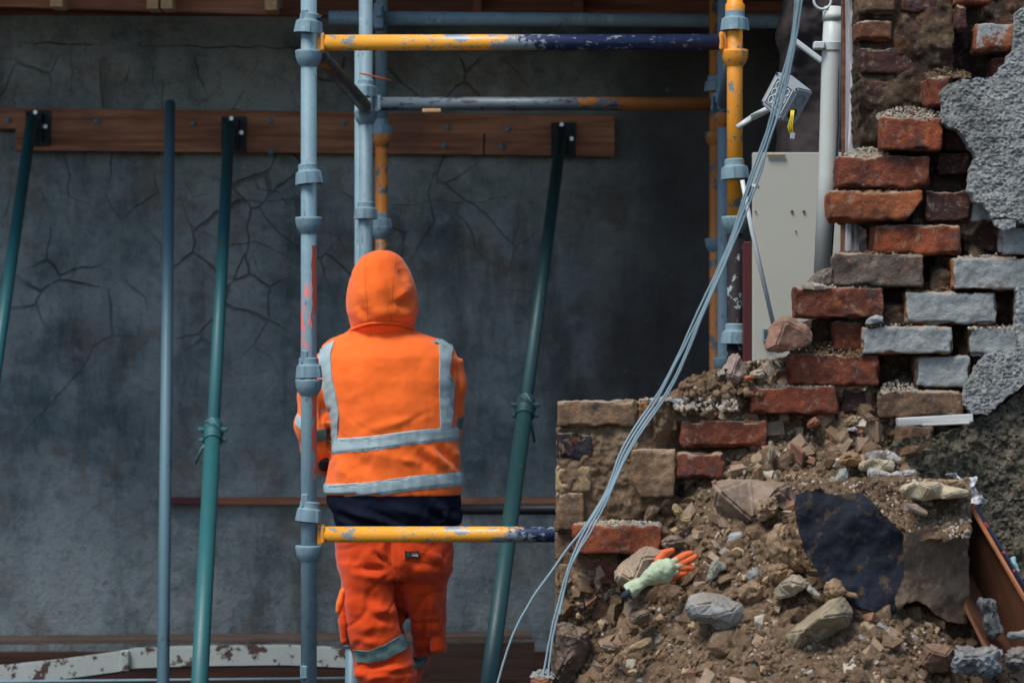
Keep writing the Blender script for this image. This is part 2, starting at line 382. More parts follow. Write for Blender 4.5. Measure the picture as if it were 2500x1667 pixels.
for c in [[(480,560),(560,600),(625,590),(690,620),(720,640)], [(150,360),(170,430),(165,480),(220,500)], [(375,420),(385,470),(330,505),(300,540)], [(450,430),(470,480),(520,470)],
          [(570,480),(640,495),(720,485),(760,500)], [(1000,640),(1020,600),(1060,540),(1045,470),(1065,400)], [(600,650),(620,620),(640,690)], [(360,560),(395,600),(395,640)], [(240,820),(200,900),(110,1000),(60,1050)],
          [(300,540),(270,500),(250,460)], [(940,500),(1010,500),(1060,490)], [(1060,490),(1160,495),(1240,480)], [(1100,500),(1150,560),(1160,610),(1200,640)], [(530,210),(510,240),(480,260)], [(375,160),(372,200),(385,240)], [(170,110),(175,160),(172,230)],
          [(320,150),(305,200),(300,230)], [(610,420),(630,460),(680,470),(700,500)], [(780,560),(830,580),(845,620)]]:
    crack(c, .0065 if len(c) > 3 else .005)
for (a, b_, y) in [(45,250,104), (340,760,112), (790,1500,118)]: crack([(a, y), ((a+b_)/2, y+3), (b_, y+5)], .010)

# overhead decks that shade the wall (the timber deck, plus unseen boards added over the bay)
def plank(name, pa, pb, h, t, mat, parent=None, bev=.003, jit=.0):
    """board from pa to pb (3D), h tall, t deep"""
    pa, pb = Vector(pa), Vector(pb); d = pb-pa; L = d.length
    x = d.normalized(); y = Vector((0, 1, 0)); y = (y - x*y.dot(x)).normalized(); z = x.cross(y)
    R = Matrix((x, y, z)).transposed()
    mb = MB(); mb.box((0, 0, 0), (L, t, h), None, bev, 2)
    bm = bmesh.new(); vs = [bm.verts.new(v) for v in mb.v]
    for f in mb.f: bm.faces.new([vs[i] for i in f])
    for _ in range(int(max(0, round(L/.06)))-1):
        pass
    for v in bm.verts: v.co = R @ v.co + (pa+pb)/2
    m2 = MB(); m2.bm(bm)
    return m2.build(name, mat, parent)
dk = thing('scaffold_deck', (0, 11.2, 2.9), 'dark timber deck with pale joist ends running along the top of the wall', 'deck')
zt = P(0, 28, 11.3).z
for i in range(5):
    plank('board', (-3.2, 11.36+i*.2, zt+.2), (2.6, 11.36+i*.2, zt+.2), .035, .19, M['woodx'], dk)
plank('edge_beam', P(-60, -10, 11.28), P(680, 12, 11.28), .085, .045, M['wood'], dk)
plank('edge_beam', P(690, 8, 11.5), P(2080, 26, 11.5), .060, .045, M['woodx'], dk)
plank('ledger_board', P(-60, 26, 11.36), P(2080, 40, 11.45), .03, .05, M['woodx'], dk)
for (a, b_) in [(127, 160), (362, 392), (396, 426), (649, 680), (1155, 1178), (1400, 1425)]:
    p = P((a+b_)/2, 0, 11.2 if a < 1000 else 11.42); wd = (b_-a)/F*11.2
    zb = P(0, 22 if a < 300 else 27 if a < 600 else 30, 11.2).z
    MB().box((p.x, p.y, zb+.08), (wd*.96, .12, .16), None, .003).build('joist_end', M['joist'] if a < 1000 else M['woodx'], dk)
dk2 = thing('added_shade_boards', (.6, 10.2, 3.2), 'unseen boards added just above the frame to shade the bay and wall', 'deck')  # added out of view to keep light off the bay and wall
for i in range(14):
    plank('board', (-.05, 8.75+i*.235, 3.15), (3.0, 8.75+i*.235, 3.15), .038, .225, M['woodx'], dk2)
for i in range(7):
    plank('board', (-4.2, 10.55+i*.235, 3.30), (-.06, 10.55+i*.235, 3.30), .038, .225, M['woodx'], dk2)

# planks bolted to the wall
wl = thing('waling_boards', P(700, 330, DW-.03), 'pair of reddish timber waling boards bolted across the wall, props bearing on them', 'timber')
plank('upper_board', P(-80, 289, DW-.05), P(1500, 308, DW-.05), .088, .05, M['wood'], wl)
plank('lower_board', P(40, 342, DW-.05), P(1180, 352, DW-.05), .093, .045, M['wood'], wl)
plank('lower_board', P(1184, 352, DW-.05), P(1500, 357, DW-.05), .093, .045, M['wood'], wl)
for (x, y) in [(20, 293), (235, 297), (472, 303), (660, 296), (745, 300), (1092, 312), (1085, 356), (1240, 315), (840, 300), (660, 370), (1225, 358)]:
    p = P(x, y, DW-.082); MB().lathe([(0, -.012), (.006, -.012), (.006, 0), (.013, 0), (.013, .006)], p, (0, 1, 0), 12).build('bolt', M['gald'], wl, True)
plank2 = tag(plank('timber_strip', P(395, 1222, DW-.03), P(1400, 1222, DW-.03), .032, .03, M['wood']), 'narrow reddish timber strip fixed low across the wall behind the worker', 'timber')
tag(plank('timber_strip', P(412, 1222, DW-.065), P(502, 1222, DW-.065), .030, .025, M['redstrip']), 'short red painted offcut on the low wall strip beside the blue-grey tube', 'timber')
tag(plank('base_plank', P(-60, 1562, 11.9), P(1300, 1550, 11.9), .018, .22, m_wood('dusty_brown_plank', (.09, .06, .045), (.17, .12, .09), (.07, .05, .04))), 'long brown plank lying along the foot of the wall', 'plank')
tag(plank('base_plank', P(1050, 1612, 11.3), P(1305, 1612, 11.3), .15, .05, m_wood('dim_brown_board', (.018, .010, .007), (.042, .024, .016), (.03, .02, .015))), 'dark board on edge low behind the legs and right prop', 'plank')
# peeling white steel beam at the foot of the wall
bmw = thing('steel_beam', P(400, 1700, 11.3), 'bent steel beam with peeling white paint and rust along the foot of the wall', 'beam')
pts = [(-90, 1640), (0, 1632), (150, 1617), (290, 1598), (330, 1590), (450, 1585), (600, 1583), (700, 1582), (880, 1590), (1000, 1600)]
def strip(name, pts, d, h, t, mat, parent, off=0):
    V = []; Fc = []
    for i, (x, y) in enumerate(pts):
        p = P(x, y+off, d)
        for (dy, dz) in ((-t/2, h/2), (t/2, h/2), (t/2, -h/2), (-t/2, -h/2)): V.append(p+Vector((0, dy, dz)))
    n = len(pts)
    for i in range(n-1):
        for k in range(4): a = 4*i+k; b_ = 4*i+(k+1) % 4; Fc.append((a, b_, b_+4, a+4))
    Fc += [(0, 1, 2, 3), (4*n-1, 4*n-2, 4*n-3, 4*n-4)]
    return mk(name, V, Fc, mat, parent)
strip('web', pts, 11.3, .072, .012, M['rustw'], bmw, 18); strip('flange', pts, 11.31, .007, .02, M['rustw'], bmw, -7); strip('flange', pts, 11.31, .007, .02, M['dark'], bmw, 43)
MB().tube([P(-60, 1664, 11.2), P(860, 1655, 11.2)], .006, 10).build('rod', M['gald'], bmw, True)
MB().box(P(305, 1612, 11.285), (.035, .03, .082), None, .004).build('joint_plate', M['rustw'], bmw)
tag(plank('dark_fill_board', P(-90, 1660, 11.65), P(1900, 1660, 11.65), .235, .03, m_wood('painted_shade_brown', (.030, .014, .009), (.065, .03, .018), (.012, .008, .006))), 'dark board added behind the peeling white beam as shade at the foot of the wall', 'plank')  # added board; its near-black colour stands for the dark under the beam

# ------------------------------------------------------------------ scaffold
DF = 8.6; DR = 10.1
def cup_bottom(c, mat, parent, ax=(0, 0, 1), dmg=1.0):
    pr = [(.0245, -.040), (.028, -.034), (.035, -.024), (.0395, -.010), (.041, .004), (.0415, .010), (.038, .012), (.034, .010), (.030, .002), (.0245, -.004)]
    return MB().lathe(pr, c, ax, 32).build('bottom_cup', mat, parent, True)
def cup_top(c, mat, parent, tilt=(0, 0, 1), lug=.0):
    def fn(a, i):
        return 1 + (.10 if math.cos(4*a + lug) > .72 and i < 5 else 0)
    pr = [(.0375, -.022), (.040, -.021), (.0395, -.014), (.0375, .004), (.036, .014), (.031, .019), (.030, .022), (.030, .036), (.0255, .040), (.0245, .020)]
    mb = MB().lathe(pr, c, tilt, 40, fn)
    return smooth_by_angle(mb.build('top_cup', mat, parent), 35)
def standard(name, px, d, mat, label, levels, tops, py0=-120, mats=None, lean=0, group='scaffold standards'):
    base = P(px, 0, d); base.z = 0
    t = thing(name, base, label, 'scaffold pole', group)
    zt = P(px, py0, d).z
    if mats: 
        for (z0, z1, m) in mats: MB().tube([(base.x, d, z0), (base.x, d, z1)], .02415, 32).build('tube', m, t, True)
    else: MB().tube([(base.x, d, 0), (base.x, d, zt)], .02415, 32).build('tube', mat, t, True)
    for (py, m) in levels: cup_bottom(P(px, py, d), m, t)
    for k, (py, m, tx) in enumerate(tops): cup_top(P(px, py, d), m, t, (tx, 0, 1), k*.9)
    MB().box((base.x, d, .006), (.15, .15, .012), None, .002).build('base_plate', M['gald'], t)
    return t
G = M['gal']
s1 = standard('scaffold_standard', 754, DF, M['galp'], 'galvanised front scaffold post with red paint smears, standing left of the worker',
    [(133, G), (540, G), (935, G), (1340, G)], [(65, G, .10), (432, G, -.09), (905, G, -.02), (1255, G, .10)])
for (py, dx) in [(40, -17), (872, -18), (1222, -16), (1640, -20)]:
    p = P(754+dx*.6, py, DF-.018); MB().box(p, (.022, .018, .04), None, .003).build('locking_pin', G, s1)
MB().tube([P(774, 48, DF-.02), P(782, 44, DF-.02), P(786, 38, DF-.02)], .004, 10).build('bolt', M['dark'], s1, True)
# red overspray on the right flank of this post is a real stripe of paint, 1 mm proud
stp = []; 
for i in range(61):
    py = 600 + 9.5*i; q = P(754, py, DF)
    w0 = -.05 + .35*noise.noise(Vector((i*.3, 3, 0))); w1 = .95
    for a in (w0, .35*w0+.65*w1, w1): 
        ang = -a*.8 - .35 + .0; aa = math.radians(-62) + a*math.radians(45)
        stp.append((q.x + .0252*math.cos(aa), DF + .0252*math.sin(aa), q.z))
ff = []
for i in range(60):
    for k in range(2): a = 3*i+k; ff.append((a, a+1, a+4, a+3))
mk('paint_stripe', stp, ff, m_flake('thin_red_overspray', (.72, .10, .06), (.30, .37, .40), .56, .62, 18, .1, .5, .1, (1, 1, .4)), s1, True)
zj = P(0, 560, DF).z
s2 = standard('scaffold_standard', 1794, DF, None, 'yellow front scaffold post turning navy below, right of the worker behind the cables',
    [(132, M['yellow']), (538, G)], [(58, G, .01), (420, G, -.05), (822, G, .02)], mats=[(zj, P(0, -120, DF).z, M['yellow']), (0, zj, M['navy'])])
MB().lathe([(.0246, -.04), (.031, -.034), (.029, .0)], P(1794, 395, DF), (0, 0, 1), 24).build('collar', M['yellow'], s2, True)
MB().lathe([(.0246, .04), (.030, .034), (.029, .0)], P(1794, 40, DF), (.03, 0, 1), 24).build('collar', M['yellow'], s2, True)
def ledger(label, pa, pb, mat, r=.02415, blade=M['gal'], name='scaffold_ledger', grp='horizontal scaffold tubes'):
    mid = (pa+pb)/2
    t = thing(name, mid, label, 'scaffold tube', grp)
    u = (pb-pa).normalized(); L = (pb-pa).length
    MB().tube([pa+u*.042, pb-u*.042], r, 32).build('tube', mat, t, True)
    for s_, e in ((1, pa), (-1, pb)):
        q = Vector((1, 0, 0)).rotation_difference(u).to_matrix()
        MB().box(e+u*s_*.036, (.022, .016, .062), q, .004, 2).box(e+u*s_*.043, (.012, .050, .052), q, .005, 2).build('blade_end', blade, t)
    return t
ledger('top front scaffold tube, yellow at its left end and navy at its right', P(754, 105, DF), P(1794, 103, DF), M['ledger'], blade=M['yellow'])
ledger('low front scaffold tube crossing behind the brick pier, chipped yellow where it passes the worker', P(754, 1304, DF), P(1794, 1304, DF), M['ledger2'], blade=M['yellow'])
r1 = standard('scaffold_standard', 893, DR, M['gald'], 'thick grey rear scaffold post rising directly behind the hood', [(278, M['gald'])], [(222, G, .05), (520, M['gald'], 0)])
tag(MB().tube([(P(882, 0, DR+.05).x, DR+.05, 0), (P(882, 0, DR+.05).x, DR+.05, 2.55), ], .024, 28).build('support_tube', M['gal'], None, True), 'pale galvanised tube clamped just left of the thick rear post', 'scaffold pole', 'scaffold standards')
r2 = standard('scaffold_standard', 931, 11.15, None, 'chipped orange rear post close to the wall behind the worker', [(335, M['orange']), (560, M['gald'])], [(315, M['gald'], 0), (545, M['gald'], 0)],
    mats=[(0, P(0, 330, 11.15).z, M['orange']), (P(0, 330, 11.15).z, 3.2, M['gald'])])
r3 = standard('scaffold_standard', 1747, 10.9, M['orange'], 'dim orange rear post left of the yellow post', [(330, M['orange']), (590, M['gald'])], [(210, M['gald'], 0)])
r4 = standard('scaffold_standard', 1768, DR, M['gald'], 'dull grey rear post hard against the yellow post', [(285, M['orange']), (880, M['gald'])], [(240, M['gald'], .04)])
ledger('rear scaffold tube running level behind the bay, grey with a worn orange right end', P(897, 254, DR), P(1768, 254, DR), m_rear('grey_to_orange_worn_paint', .20), blade=M['gald'])
ledger('dark ochre-ended transom tube sloping back from the front left post', P(754, 105, DF), P(893, 262, DR), m_rear('ochre_worn_paint', .02, (.045, .05, .06), (.26, .17, .05)), blade=M['gald'])
ledger('transom tube running back from the yellow front post into shade', P(1794, 103, DF), P(1768, 254, DR), M['gald'], blade=M['gald'])
lh = thing('scaffold_tube', P(1300, 45, 11), 'long grey horizontal tube just under the timber deck', 'scaffold tube', 'horizontal scaffold tubes')
MB().tube([P(803, 44, 11.0), P(2080, 54, 11.0)], .0265, 28).build('tube', M['gald'], lh, True)
MB().box(P(925, 42, 10.95), (.038, .09, .10), None, .01, 2).tube([P(926, 16, 10.9), P(926, 40, 10.9)], .012, 12).build('coupler', M['gald'], lh)
tag(MB().tube([P(1080, 1243, 11.4), P(1800, 1243, 11.4)], .0215, 24).build('scaffold_tube', M['dark'], None, True), 'dark horizontal tube low behind the worker, under the timber strip', 'scaffold tube', 'horizontal scaffold tubes')
tag(MB().tube([P(878, 179, 10.02), P(900, 184, 10.05), P(925, 190, 10.07), P(955, 197, 10.1)], .0032, 8).build('cable_tie', M['rubber'], None, True), 'thin orange cable tie round the rear grey post', 'cable tie')
tag(MB().box(P(1054, 271, 10.05), (.066, .03, .014), None, .004, 2).build('wood_chip', M['joist'], None), 'small pinkish block stuck under the rear scaffold tube', 'offcut')
tag(MB().tube([P(861, 1560, 9.5), P(858, 1800, 9.5), P(858, 1900, 9.5)], .0235, 28).lathe([(.03, -.02), (.034, 0), (.03, .02)], P(861, 1562, 9.5)).build('support_tube', M['blue'], None, True), 'short blue-grey upright tube beside the worker\'s left leg', 'scaffold pole')

# ------------------------------------------------------------------ raking props
def prop(label, top, joint_py, foot, mat, handle=1, name='steel_prop', plate=True):
    A = P(*top); B = P(*foot); B.z = 0.0
    u = (B-A).normalized(); lo, hi = 0, 1
    for _ in range(40):
        m = (lo+hi)/2; q = A+(B-A)*m; py = HY-(q.z-ZC)*F/q.y
        if py < joint_py: lo = m
        else: hi = m
    J = A+(B-A)*lo
    t = thing(name, B, label, 'steel prop', 'raking props against the wall')
    MB().tube([A, J+u*.05], .0242, 28).build('inner_tube', mat, t, True)
    MB().tube([J, B], .0302, 28).build('outer_tube', mat, t, True)
    cl = MB().tube([J-u*.05, J-u*.045, J-u*.01, J, J+u*.006, J+u*.05], [.028, .034, .034, .041, .036, .034], 24)
    for k in range(6): cl.tube([J+u*(.004+.008*k), J+u*(.008+.008*k)], .0365 if k % 2 else .034, 24)
    for s_ in (-1, 1):
        cl.box(J+Vector((s_*.042, -.01, .01)), (.03, .02, .016), None, .004); cl.box(J+Vector((s_*.04, -.01, -.03)), (.026, .02, .016), None, .004)
    cl.build('collar', mat, t)
    h = Vector((-.055, -.03, -.085)) if handle > 0 else Vector((.03, -.03, -.10))
    MB().tube([J+Vector((-.01*handle, -.04, -.03)), J+h*.5+Vector((-.01*handle, -.04, -.02)), J+h+Vector((-.005*handle, -.02, -.03))], [.007, .006, .005], 10).build('handle', mat, t, True)
    MB().tube([J+u*-.045+Vector((-.03, -.02, .0)), J+Vector((0, -.045, .055)), J+Vector((.04, -.03, .0))], .0022, 8).build('locking_wire', M['gald'], t, True)
    if plate:
        y = DW-.09
        MB().box((A.x+.008, y, A.z-.03), (.105, .012, .15), None, .002).box((A.x-.03, y-.035, A.z-.03), (.008, .07, .12), None, .002).box((A.x+.03, y-.035, A.z-.03), (.008, .07, .12), None, .002).build('head_plate', M['dark'], t)
        for (dx, dz) in ((0, .035), (.042, -.025)): MB().lathe([(0, -.014), (.009, -.014), (.009, 0)], (A.x+dx, y-.012, A.z+dz), (0, 1, 0), 10).build('bolt', M['metal'], t)
    MB().box((B.x, B.y, .005), (.14, .14, .01)).build('foot_plate', M['dark'], t)
    return t
prop('green steel prop leaning out of the picture at the far left', (78, 290, 12.0), 1150, (-158, 1917, 9.5), M['green'])
prop('teal green steel prop with a pin and collar, just right of the blue-grey tube', (560, 305, 12.0), 1055, (474, 1917, 9.5), M['green'])
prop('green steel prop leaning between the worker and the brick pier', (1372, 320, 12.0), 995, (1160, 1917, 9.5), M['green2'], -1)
tb = P(396, 1917, 10.2); tb.z = 0
tag(MB().tube([P(415, 252, 11.95), P(409, 700, 11.4), tb], [.0225, .0228, .0232], 28).build('support_tube', M['blue'], None, True), 'slim blue-grey tube leaning on the wall between the two left green props', 'steel tube', 'raking props against the wall')

# ------------------------------------------------------------------ services between scaffold and ruin
dp = thing('downpipe', P(2022, 660, 7.6), 'cream painted downpipe with a clip and open top, beside the broken wall', 'pipe')
MB().tube([P(2036, 18, 7.6), P(2030, 140, 7.6), P(2022, 420, 7.6), P(2008, 668, 7.6)], [.0265, .0262, .0262, .0235], 36).build('tube', M['pipe'], dp, True)
MB().tube([P(2035, 30, 7.6), P(2034, 52, 7.6)], .029, 32).build('socket', M['pipe'], dp, True)
pr = [(.0262, -.011), (.0315, -.010), (.0315, .010), (.0262, .011)]
MB().lathe(pr, P(2029, 112, 7.6), (0, -.12, 1), 32).box(P(1999, 112, 7.58), (.03, .03, .02), None, .003).build('clip', M['pvc'], dp)
MB().tube([P(2008+21*math.cos(a), 2+21*math.sin(a), 7.58) for a in [i*2*math.pi/24 for i in range(25)]], .0035, 10, False).build('rim', M['pvc'], dp, True)
MB().tube([P(2046, 20, 7.585), P(2047, 300, 7.58), P(2030, 640, 7.58)], .002, 8).build('thin_wire', M['dark'], dp, True)
fr = thing('window_frame', P(2078, 600, 7.4), 'weathered white timber frame post with cracked paint against the brick edge', 'timber')
def rough_board(name, a, b_, wd, t, mat, parent, amp=.003):
    a, b_ = Vector(a), Vector(b_); n = 120; V = []; Fc = []; sec = []
    for k in range(12): sec.append((-.5+k/11, -.5))
    for k in range(12): sec.append((.5-k/11, .5))
    m_ = len(sec)
    for i in range(n+1):
        c = a+(b_-a)*i/n
        for (sx, sy) in sec:
            p = c+Vector((sx*wd, sy*t, 0)); q = Vector((p.x*60, p.y*30, p.z*5))
            p += Vector((noise.noise(q)*amp*.5, noise.noise(q*1.7)*amp, 0)); V.append(p)
    for i in range(n):
        for k in range(m_): e = i*m_+k; f_ = i*m_+(k+1) % m_; Fc.append((e, f_, f_+m_, e+m_))
    Fc += [tuple(range(m_)), tuple(range(n*m_+m_-1, n*m_-1, -1))]
    return mk(name, V, Fc, mat, parent)
rough_board('post', P(2081, 640, 7.36), P(2080, -80, 7.36), .028, .06, M['oldwood'], fr, .008)
rough_board('bead', P(2060, 650, 7.42), P(2060, -80, 7.42), .010, .04, M['woodx'], fr, .006)
# dark rough jamb further back
def rough_block(name, x0, x1, y0, y1, d, t, mat, amp=.02, sc=9, parent=None, step_=6, label=None, cat=None, color=None, ovr=None):
    nx = max(4, int((x1-x0)/step_)); ny = max(4, int((y1-y0)/step_)); V = []; Fc = []
    for j in range(ny+1):
        for i in range(nx+1):
            px = x0+(x1-x0)*i/nx; py = y0+(y1-y0)*j/ny; p = P(px, py, d)
            p.y -= amp*fbm(p, sc, 5); p.x += amp*.6*fbm(p+Vector((9, 0, 0)), sc, 3) if i in (0, nx) else 0
            V.append(p)
    for j in range(ny):
        for i in range(nx): a = j*(nx+1)+i; Fc.append((a, a+nx+1, a+nx+2, a+1))
    b0 = len(V); per = [i for i in range(nx+1)]+[j*(nx+1)+nx for j in range(1, ny+1)]+[ny*(nx+1)+i for i in range(nx-1, -1, -1)]+[j*(nx+1) for j in range(ny-1, 0, -1)]
    for i in per: v = V[i].copy(); v.y = d+t; V.append(v)
    m_ = len(per)
    for k in range(m_): Fc.append((per[k], per[(k+1) % m_], b0+(k+1) % m_, b0+k))
    Fc.append(tuple(b0+m_-1-k for k in range(m_)))
    o = mk(name, V, Fc, mat, parent, True, color); 
    if label: tag(o, label, cat)
    return o
rough_block('wall_return', 1940, 2300, -80, 900, 8.7, .45, m_plain('dark_brown_masonry', (.030, .022, .020), .95, 0, .6, 6, 1), .05, 5, label='very dark brown return wall behind the downpipe', cat='wall')
pn = thing('door_panel', P(1925, 880, 8.45), 'cream painted door panel with rusty screw holes standing behind the cables', 'panel')
pa, pb_ = P(1838, 372, 8.45), P(2075, 960, 8.45)
MB().box(((pa.x+pb_.x)/2, 8.47, (pa.z+pb_.z)/2), (pb_.x-pa.x, .035, pa.z-pb_.z), None, .003, 2).build('leaf', M['cream'], pn)
qa, qb = P(1815, 590, 8.5), P(1836, 960, 8.5)
MB().box(((qa.x+qb.x)/2, 8.52, (qa.z+qb.z)/2), (qb.x-qa.x, .05, qa.z-qb.z), None, .003).build('red_edge_strip', M['redstrip'], pn)
MB().box(P(1895, 379, 8.445), (.055, .008, .008), None, .002).build('latch', m_plain('rusty_cream', (.30, .20, .12), .7), pn)
for (x, y, r) in [(1934, 517, .004), (1963, 517, .004), (1845, 517, .0025), (1943, 565, .0025)]:
    MB().lathe([(0, 0), (r, 0), (r*1.2, .002)], P(x, y, 8.4475), (0, 1, 0), 10).build('screw', M['rust'], pn)
for z in (-14, 14): MB().box(P(1872, 818+z, 8.44), (.022, .02, .006), None, .002).build('handle', M['gald'], pn)
MB().box(P(1864, 818, 8.44), (.005, .02, .036), None, .002).build('handle', M['gald'], pn)
tag(MB().tube([P(1812, 440, 8.25), P(1835, 560, 8.25), P(1890, 800, 8.25)], .0065, 14).build('conduit', M['pvc'], None, True), 'white conduit leaning diagonally across the cream panel', 'pipe', 'loose white conduits')
tag(MB().tube([P(1800, 312, 8.1), P(1836, 287, 8.1), P(1838, 286, 8.1), P(1885, 262, 8.0)], [.0085, .0085, .0095, .0095], 16).build('conduit', M['pvc'], None, True), 'short white conduit stub reaching the hanging junction box from the left', 'pipe', 'loose white conduits')
tag(MB().box(P(1972, 124, 7.9), (.10, .016, .015), Matrix.Rotation(math.radians(37), 3, 'Y'), .003).build('trunking', M['pvc'], None), 'grey-white trunking offcut slanting down to the downpipe', 'pipe', 'loose white conduits')
# junction box
jb = thing('junction_box', P(1915, 300, 7.9), 'open grey plastic junction box hanging askew behind the cables, yellow wires out of its side', 'junction box')
fq = [(1896, 174), (1950, 216), (1906, 297), (1855, 252)]; dx, dy = 36, 9
V = [P(x, y, 7.82) for x, y in fq]+[P(x+dx, y+dy, 7.90) for x, y in fq]
bm = bmesh.new(); vs = [bm.verts.new(v) for v in V]
for f in [(0, 1, 2, 3), (7, 6, 5, 4), (0, 4, 5, 1), (1, 5, 6, 2), (2, 6, 7, 3), (3, 7, 4, 0)]: bm.faces.new([vs[i] for i in f])
bmesh.ops.recalc_face_normals(bm, faces=bm.faces[:]); bmesh.ops.bevel(bm, geom=bm.edges[:], offset=.004, segments=2, affect='EDGES')
MB().bm(bm).build('case', M['greypvc'], jb)
def fp(u, v, o=0.0, quad=None):   # point on the front face
    a, b_, c, d_ = [P(x, y, 7.82) for x, y in fq]; p = a*(1-u)*(1-v)+b_*u*(1-v)+c*u*v+d_*(1-u)*v; return p+Vector((0, -o, 0))
rng = random.Random(5)
rim = [fp(.14, .14, .002), fp(.86, .14, .002), fp(.86, .86, .002), fp(.14, .86, .002), fp(.14, .14, .002)]
MB().tube(rim, .0028, 8).build('lid_rim', M['greypvc'], jb)
for (u, v) in [(.3, .28), (.5, .25), (.7, .3), (.28, .5), (.5, .5), (.7, .52), (.3, .72), (.52, .75), (.7, .74)]:
    MB().tube([fp(u+.085*math.cos(a), v+.10*math.sin(a), .003) for a in [k*math.pi/7 for k in range(15)]], .0018, 6).build('knockout', M['pvc'], jb, True)
for (u, v) in [(.06, .06), (.94, .06), (.94, .94), (.06, .94)]: MB().lathe([(0, -.002), (.003, -.002), (.003, .002)], fp(u, v, .0), (0, 1, 0), 8).build('screw', M['dark'], jb)
def sp_(u, v, o=.001):
    a, b_, c, d_ = V[1], V[5], V[6], V[2]; p = a*(1-u)*(1-v)+b_*u*(1-v)+c*u*v+d_*(1-u)*v; n = (b_-a).cross(d_-a).normalized(); n = n if n.x > 0 else -n; return p+n*o
for (u, v, r) in [(.45, .32, .013)]: MB().tube([sp_(u+.26*math.cos(a), v+.15*math.sin(a), .001) for a in [k*math.pi/10 for k in range(21)]], .0008, 6).build('knockout', M['gald'], jb, True)
cc = sp_(.42, .72, .0012); ring = [sp_(.42+.26*math.cos(a), .72+.15*math.sin(a), .0012) for a in [k*math.pi/10 for k in range(20)]]
mk('cable_hole', ring+[cc], [(i, (i+1) % 20, 20) for i in range(20)], M['black'], jb)
for k, (ox, ex) in enumerate([(-3, -5), (0, -1), (3, 3)]):
    MB().tube([P(1935+ox, 270, 7.80), P(1934+ox, 285, 7.795), P(1930+ex*1.2, 310, 7.80), P(1934+ex, 330, 7.80)], .0020, 8).build('wire', M['yelwire'], jb, True)
MB().box(P(1935, 333, 7.80), (.013, .012, .018), Matrix.Rotation(math.radians(8), 3, 'Y'), .002).build('connector', M['metal'], jb)

# cables draped down the ruin
def spline(pts, n=10):
    out = []; p = [pts[0]]+list(pts)+[pts[-1]]
    for i in range(1, len(p)-2):
        for k in range(n):
            t = k/n; out.append(tuple(.5*((2*p[i][j])+(-p[i-1][j]+p[i+1][j])*t+(2*p[i-1][j]-5*p[i][j]+4*p[i+1][j]-p[i+2][j])*t*t+(-p[i-1][j]+3*p[i][j]-3*p[i+1][j]+p[i+2][j])*t**3) for j in range(len(pts[0]))))
    out.append(pts[-1]); return out
def cdepth(y): return 6.62 + .30*max(0, min(1, y/1000.))
cabs = [
 ('leftmost pale blue cable of the bundle, its lower end swinging left of the pier', [(1948,-60),(1938,0),(1922,120),(1878,290),(1838,400),(1772,600),(1700,762),(1612,940),(1540,1048),(1508,1110),(1478,1195),(1424,1285),(1392,1330),(1345,1395),(1296,1465),(1250,1555),(1215,1667),(1208,1740)], 0),
 ('second pale blue cable of the bundle, dropping down at the pier edge', [(1955,-60),(1948,0),(1931,120),(1892,280),(1848,405),(1780,600),(1708,768),(1622,945),(1552,1052),(1520,1110),(1486,1195),(1432,1285),(1398,1355),(1375,1425),(1360,1485),(1346,1540),(1326,1640),(1318,1720)], 1),
 ('third pale blue cable of the bundle, ending beside the brown corner stone', [(1964,-60),(1957,0),(1942,120),(1905,280),(1862,410),(1790,600),(1720,772),(1640,945),(1570,1050),(1527,1120),(1494,1200),(1438,1290),(1402,1362),(1378,1440),(1362,1500),(1353,1545),(1340,1640),(1334,1720)], 2),
 ('thinnest pale cable at the right of the bundle, curling under on the red brick', [(1972,-60),(1966,0),(1948,120),(1915,262),(1882,350),(1868,420),(1806,590),(1725,775),(1648,948),(1580,1050),(1532,1128),(1500,1200),(1446,1290),(1412,1345),(1390,1390),(1375,1450),(1366,1500)], 3)]
for lab, pts, k in cabs:
    ref = cabs[1][1]; pts = [(x+(np.interp(y, [p[1] for p in ref], [p[0] for p in ref])-x)*(.45 if y < 1290 else 0), y) for x, y in pts]
    q = spline(pts, 10); rr = .0022 if k == 3 else .0027
    L = [P(x+5*noise.noise(Vector((y*.006, k*3.1, 0)))+1.2*noise.noise(Vector((y*.03, k*3.1, 5))), y, cdepth(y)-.006*k+.002*math.sin(y*.02+k)) for x, y in q]
    tag(MB().tube(L, rr, 12).build('cable', M['cable'], None, True), lab, 'cable', 'pale blue cables hanging over the ruin')
tag(MB().lathe([(.004, -.004), (.010, -.003), (.010, .003), (.004, .004)], P(1845, 455, cdepth(455)-.01), (.4, 0, 1), 12).build('cable_tie', M['pvc']), 'small clip binding the pale blue cable bundle half way up', 'cable tie')

